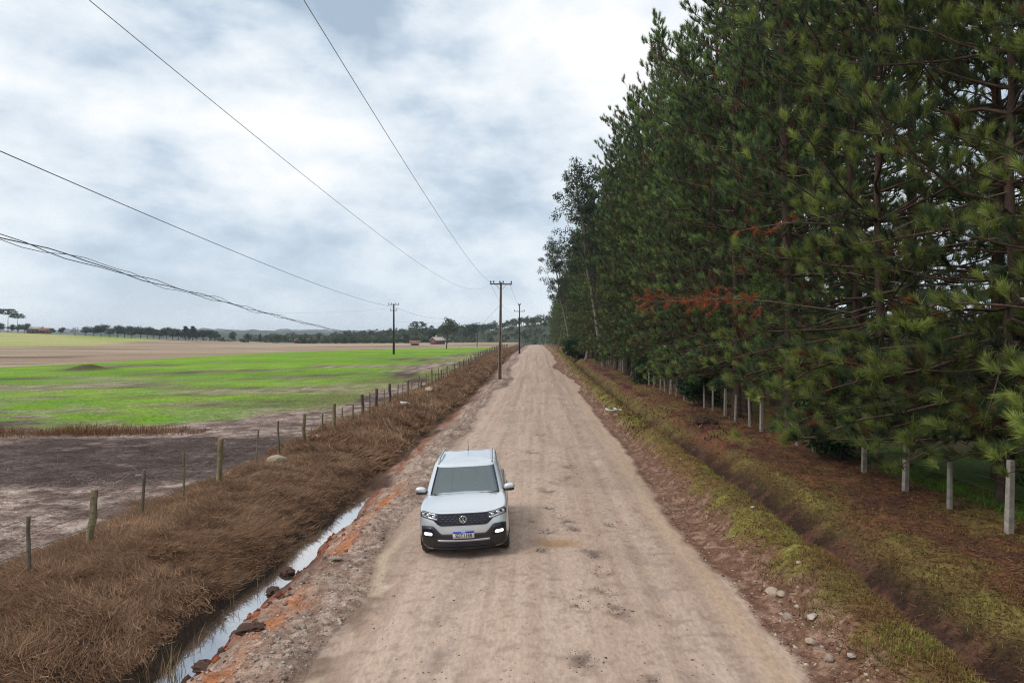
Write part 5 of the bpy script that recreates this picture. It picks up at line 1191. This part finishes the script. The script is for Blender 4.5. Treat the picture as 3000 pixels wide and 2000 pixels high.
for sgn in (1, -1):
    for wy, wz_ in wheel_c:
        w = empty('wheel', (sgn * .765, wy, wz_), (0, 0, 0 if sgn > 0 else math.pi), (1, 1 / LS, 1)); w.parent = car
        link('tyre', tyre_me, w); link('rim', rim_me, w); link('spoke_star', spoke_me, w)
        t_ = np.linspace(R(-14), R(194), 26); P = np.column_stack([np.full(26, sgn * .868), wy + .378 * np.cos(t_), wz_ + .378 * np.sin(t_)])
        if wy < 2: P[:, 0] = sgn * np.minimum(.868, np.array([float(np.interp(yq, [.2, .35, .5, .62, .9], [.80, .84, .858, .866, .868])) for yq in P[:, 1]]))
        g = Geo()
        for (ro, io, xo) in ((.0, .055, .014),):
            Q0 = P + np.column_stack([np.full(26, sgn * xo), np.zeros(26), np.zeros(26)]); 
            for k in range(25):
                d0 = np.array([0, math.cos(t_[k]), math.sin(t_[k])]); d1 = np.array([0, math.cos(t_[k + 1]), math.sin(t_[k + 1])])
                g.add([Q0[k] - d0 * .02, Q0[k] + d0 * .045, Q0[k + 1] + d1 * .045, Q0[k + 1] - d1 * .02, Q0[k] - d0 * .02 - [sgn * .2, 0, 0], Q0[k + 1] - d1 * .02 - [sgn * .2, 0, 0], Q0[k] + d0 * .045 - [sgn * .05, 0, 0], Q0[k + 1] + d1 * .045 - [sgn * .05, 0, 0]], np.array([[0, 1, 2, 3], [0, 3, 5, 4], [1, 6, 7, 2]]))
        link('wheel_arch', g.mesh('wheel_arch', m_black), car)
    g = Geo(); g.box((sgn * .862, 2.13, .25), (.05, 1.9, .14)); link('side_sill', g.mesh('side_sill', m_black), car)
    for yd in (1.33, 2.42, 3.25):
        P = np.array([[sgn * (float(wz(z_)) + .0005), yd, z_] for z_ in np.linspace(.34, .98, 8)]); g = Geo(); g.tube(P, .004, 4); link('door_seam', g.mesh('door_seam', m_black), car)
    for yd in (2.25, 3.12):
        g = Geo(); P = np.array([[sgn * .872, yd - .11, .87], [sgn * .90, yd - .08, .875], [sgn * .90, yd + .08, .875], [sgn * .872, yd + .11, .87]]); g.tube(P, .014, 6); link('door_handle', g.mesh('door_handle', m_paint), car)
g = Geo(); g.box((0, 2.1, .27), (1.35, 3.6, .22)); link('underbody', g.mesh('underbody', m_in), car)
# --- cabin
g = Geo(); g.box((0, 1.42, .93), (1.36, .55, .16), rot=(.12, 0, 0)); link('dashboard', g.mesh('dashboard', m_in), car)
g = Geo(); g.box((0, 2.6, .46), (1.45, 2.6, .06)); link('cabin_floor', g.mesh('cabin_floor', m_in), car)
def seat(x_, y_, w_):
    s = empty('seat', (x_, y_, .5)); s.parent = car
    for nm, c_, sz, rx in (('cushion', (0, 0, .14), (w_, .5, .18), -.1), ('backrest', (0, .30, .48), (w_, .16, .62), -.25), ('headrest', (0, .42, .86), (w_ * .5, .1, .17), -.2)):
        bm = bmesh.new(); bmesh.ops.create_cube(bm, size=1)
        for v in bm.verts: v.co = Vector((v.co.x * sz[0], v.co.y * sz[1], v.co.z * sz[2]))
        bmesh.ops.bevel(bm, geom=list(bm.edges), offset=.045, segments=3, affect='EDGES'); me = bpy.data.meshes.new(nm); bm.to_mesh(me); bm.free(); me.materials.append(m_seat); q = link(nm, me, s); q.location = c_; q.rotation_euler = (rx, 0, 0)
seat(.36, 2.3, .5); seat(-.36, 2.3, .5); seat(0, 3.15, 1.25)
a = np.linspace(0, 2 * np.pi, 25); g = Geo(); g.tube(np.column_stack([.18 * np.cos(a), -.07 * np.sin(a), .17 * np.sin(a)]), .016, 6); g.tube(np.array([[-.17, 0, 0], [0, .02, 0], [.17, 0, 0]]), .018, 5); q = link('steering_wheel', g.mesh('steering_wheel', m_in), car); q.location = (.36, 1.80, .97)
g = Geo(); g.box((0, 1.86, 1.40), (.22, .03, .07)); link('rear_view_mirror', g.mesh('rear_view_mirror', m_black), car)
g = Geo(); g.box((.02, 1.745, 1.405), (.09, .012, .022), rot=(-.55, 0, 0)); link('sticker', g.mesh('windscreen_sticker', m_wt), car)
# seat the car on the road: ground height under its wheels
bpy.context.view_layer.update()
mw = car.matrix_world; zs_ = []
for sgn in (1, -1):
    for wy, _ in wheel_c:
        p = mw @ Vector((sgn * .765, wy, 0)); zs_.append(float(gz(p.x, p.y)) - p.z)
car.location.z = sum(zs_) / 4 + .004
tag(car, 'silver white compact car with lit fog lamps driving on the dirt road', 'car')
# --- driver
m_skin = plain('skin', (.42, .24, .17), .55); m_shirt = plain('dark shirt', (.06, .07, .09), .85); m_hair = plain('dark hair', (.02, .015, .012), .7)
def skin_figure(name, pts, edges, rad, mats, zsplit):
    me = bpy.data.meshes.new(name); me.from_pydata(pts, edges, []); o = bpy.data.objects.new(name, me); C.objects.link(o)
    md = o.modifiers.new('skin', 'SKIN'); sb = o.modifiers.new('sub', 'SUBSURF'); sb.levels = 2; sb.render_levels = 2
    for i, v in enumerate(me.skin_vertices[0].data): v.radius = rad[i] if isinstance(rad[i], tuple) else (rad[i], rad[i]); v.use_root = (i == 0)
    dg = bpy.context.evaluated_depsgraph_get(); m2 = bpy.data.meshes.new_from_object(o.evaluated_get(dg)); bpy.data.objects.remove(o)
    m2.materials.clear(); [m2.materials.append(q) for q in mats]
    for p in m2.polygons:
        c_ = p.center; p.material_index = 0 if (c_.z > zsplit or (c_.y < -.36 and c_.z > .2)) else 1; p.use_smooth = True
    return m2
# seated: pelvis at the origin, facing -y, hands on the wheel
pts = [(0, 0, 0), (0, .05, .25), (0, .08, .45), (0, .07, .56), (0, .04, .66), (0, .035, .76), (.18, .07, .46), (.24, -.12, .26), (.16, -.40, .36), (-.18, .07, .46), (-.24, -.12, .26), (-.16, -.40, .36), (.1, -.04, -.02), (.13, -.42, .02), (.13, -.55, -.35), (-.1, -.04, -.02), (-.13, -.42, .02), (-.13, -.55, -.35), (.155, -.455, .395), (-.155, -.455, .395)]
ed = [(0, 1), (1, 2), (2, 3), (3, 4), (4, 5), (2, 6), (6, 7), (7, 8), (8, 18), (2, 9), (9, 10), (10, 11), (11, 19), (0, 12), (12, 13), (13, 14), (0, 15), (15, 16), (16, 17)]
rd_ = [(.16, .12), (.15, .11), (.16, .10), .055, (.075, .09), (.06, .075), .065, .048, .032, .065, .048, .032, .085, .065, .05, .085, .065, .05, .03, .03]
pm = skin_figure('driver_body', pts, ed, rd_, [m_skin, m_shirt], .52)
drv = empty('person', mw @ Vector((.36, 2.26, 0)), car.rotation_euler); drv.location = Vector((drv.location.x, drv.location.y, car.location.z)) + Vector((0, 0, .70)); 
link('body', pm, drv)
hd = ellip('hair', (0, .055, .755), (.082, .10, .088), m_hair, drv, 16, -.1)
for sgn in (1, -1): ellip('eye', (sgn * .032, -.048, .71), (.012, .008, .007), m_hair, drv, 8)
ellip('nose', (0, -.062, .685), (.012, .016, .02), m_skin, drv, 8)
tag(drv, 'person in a dark shirt at the wheel, dimly seen through the windscreen', 'person')

# ================================================================== the hazy air
hm = bpy.data.materials.new('thin haze'); hm.use_nodes = True; t = hm.node_tree; t.nodes.clear()
pv = N(t, 'ShaderNodeVolumePrincipled'); pv.inputs['Color'].default_value = (.80, .88, 1.0, 1); pv.inputs['Density'].default_value = .00019; pv.inputs['Anisotropy'].default_value = 0.0
ho = N(t, 'ShaderNodeOutputMaterial'); t.links.new(pv.outputs[0], ho.inputs['Volume'])
g = Geo(); g.box((0, 1700, 15.5), (9000, 3700, 82)); hb = link('haze', g.mesh('haze', hm)); tag(hb, kind='stuff', label='thin pale haze over the distance', cat='haze')
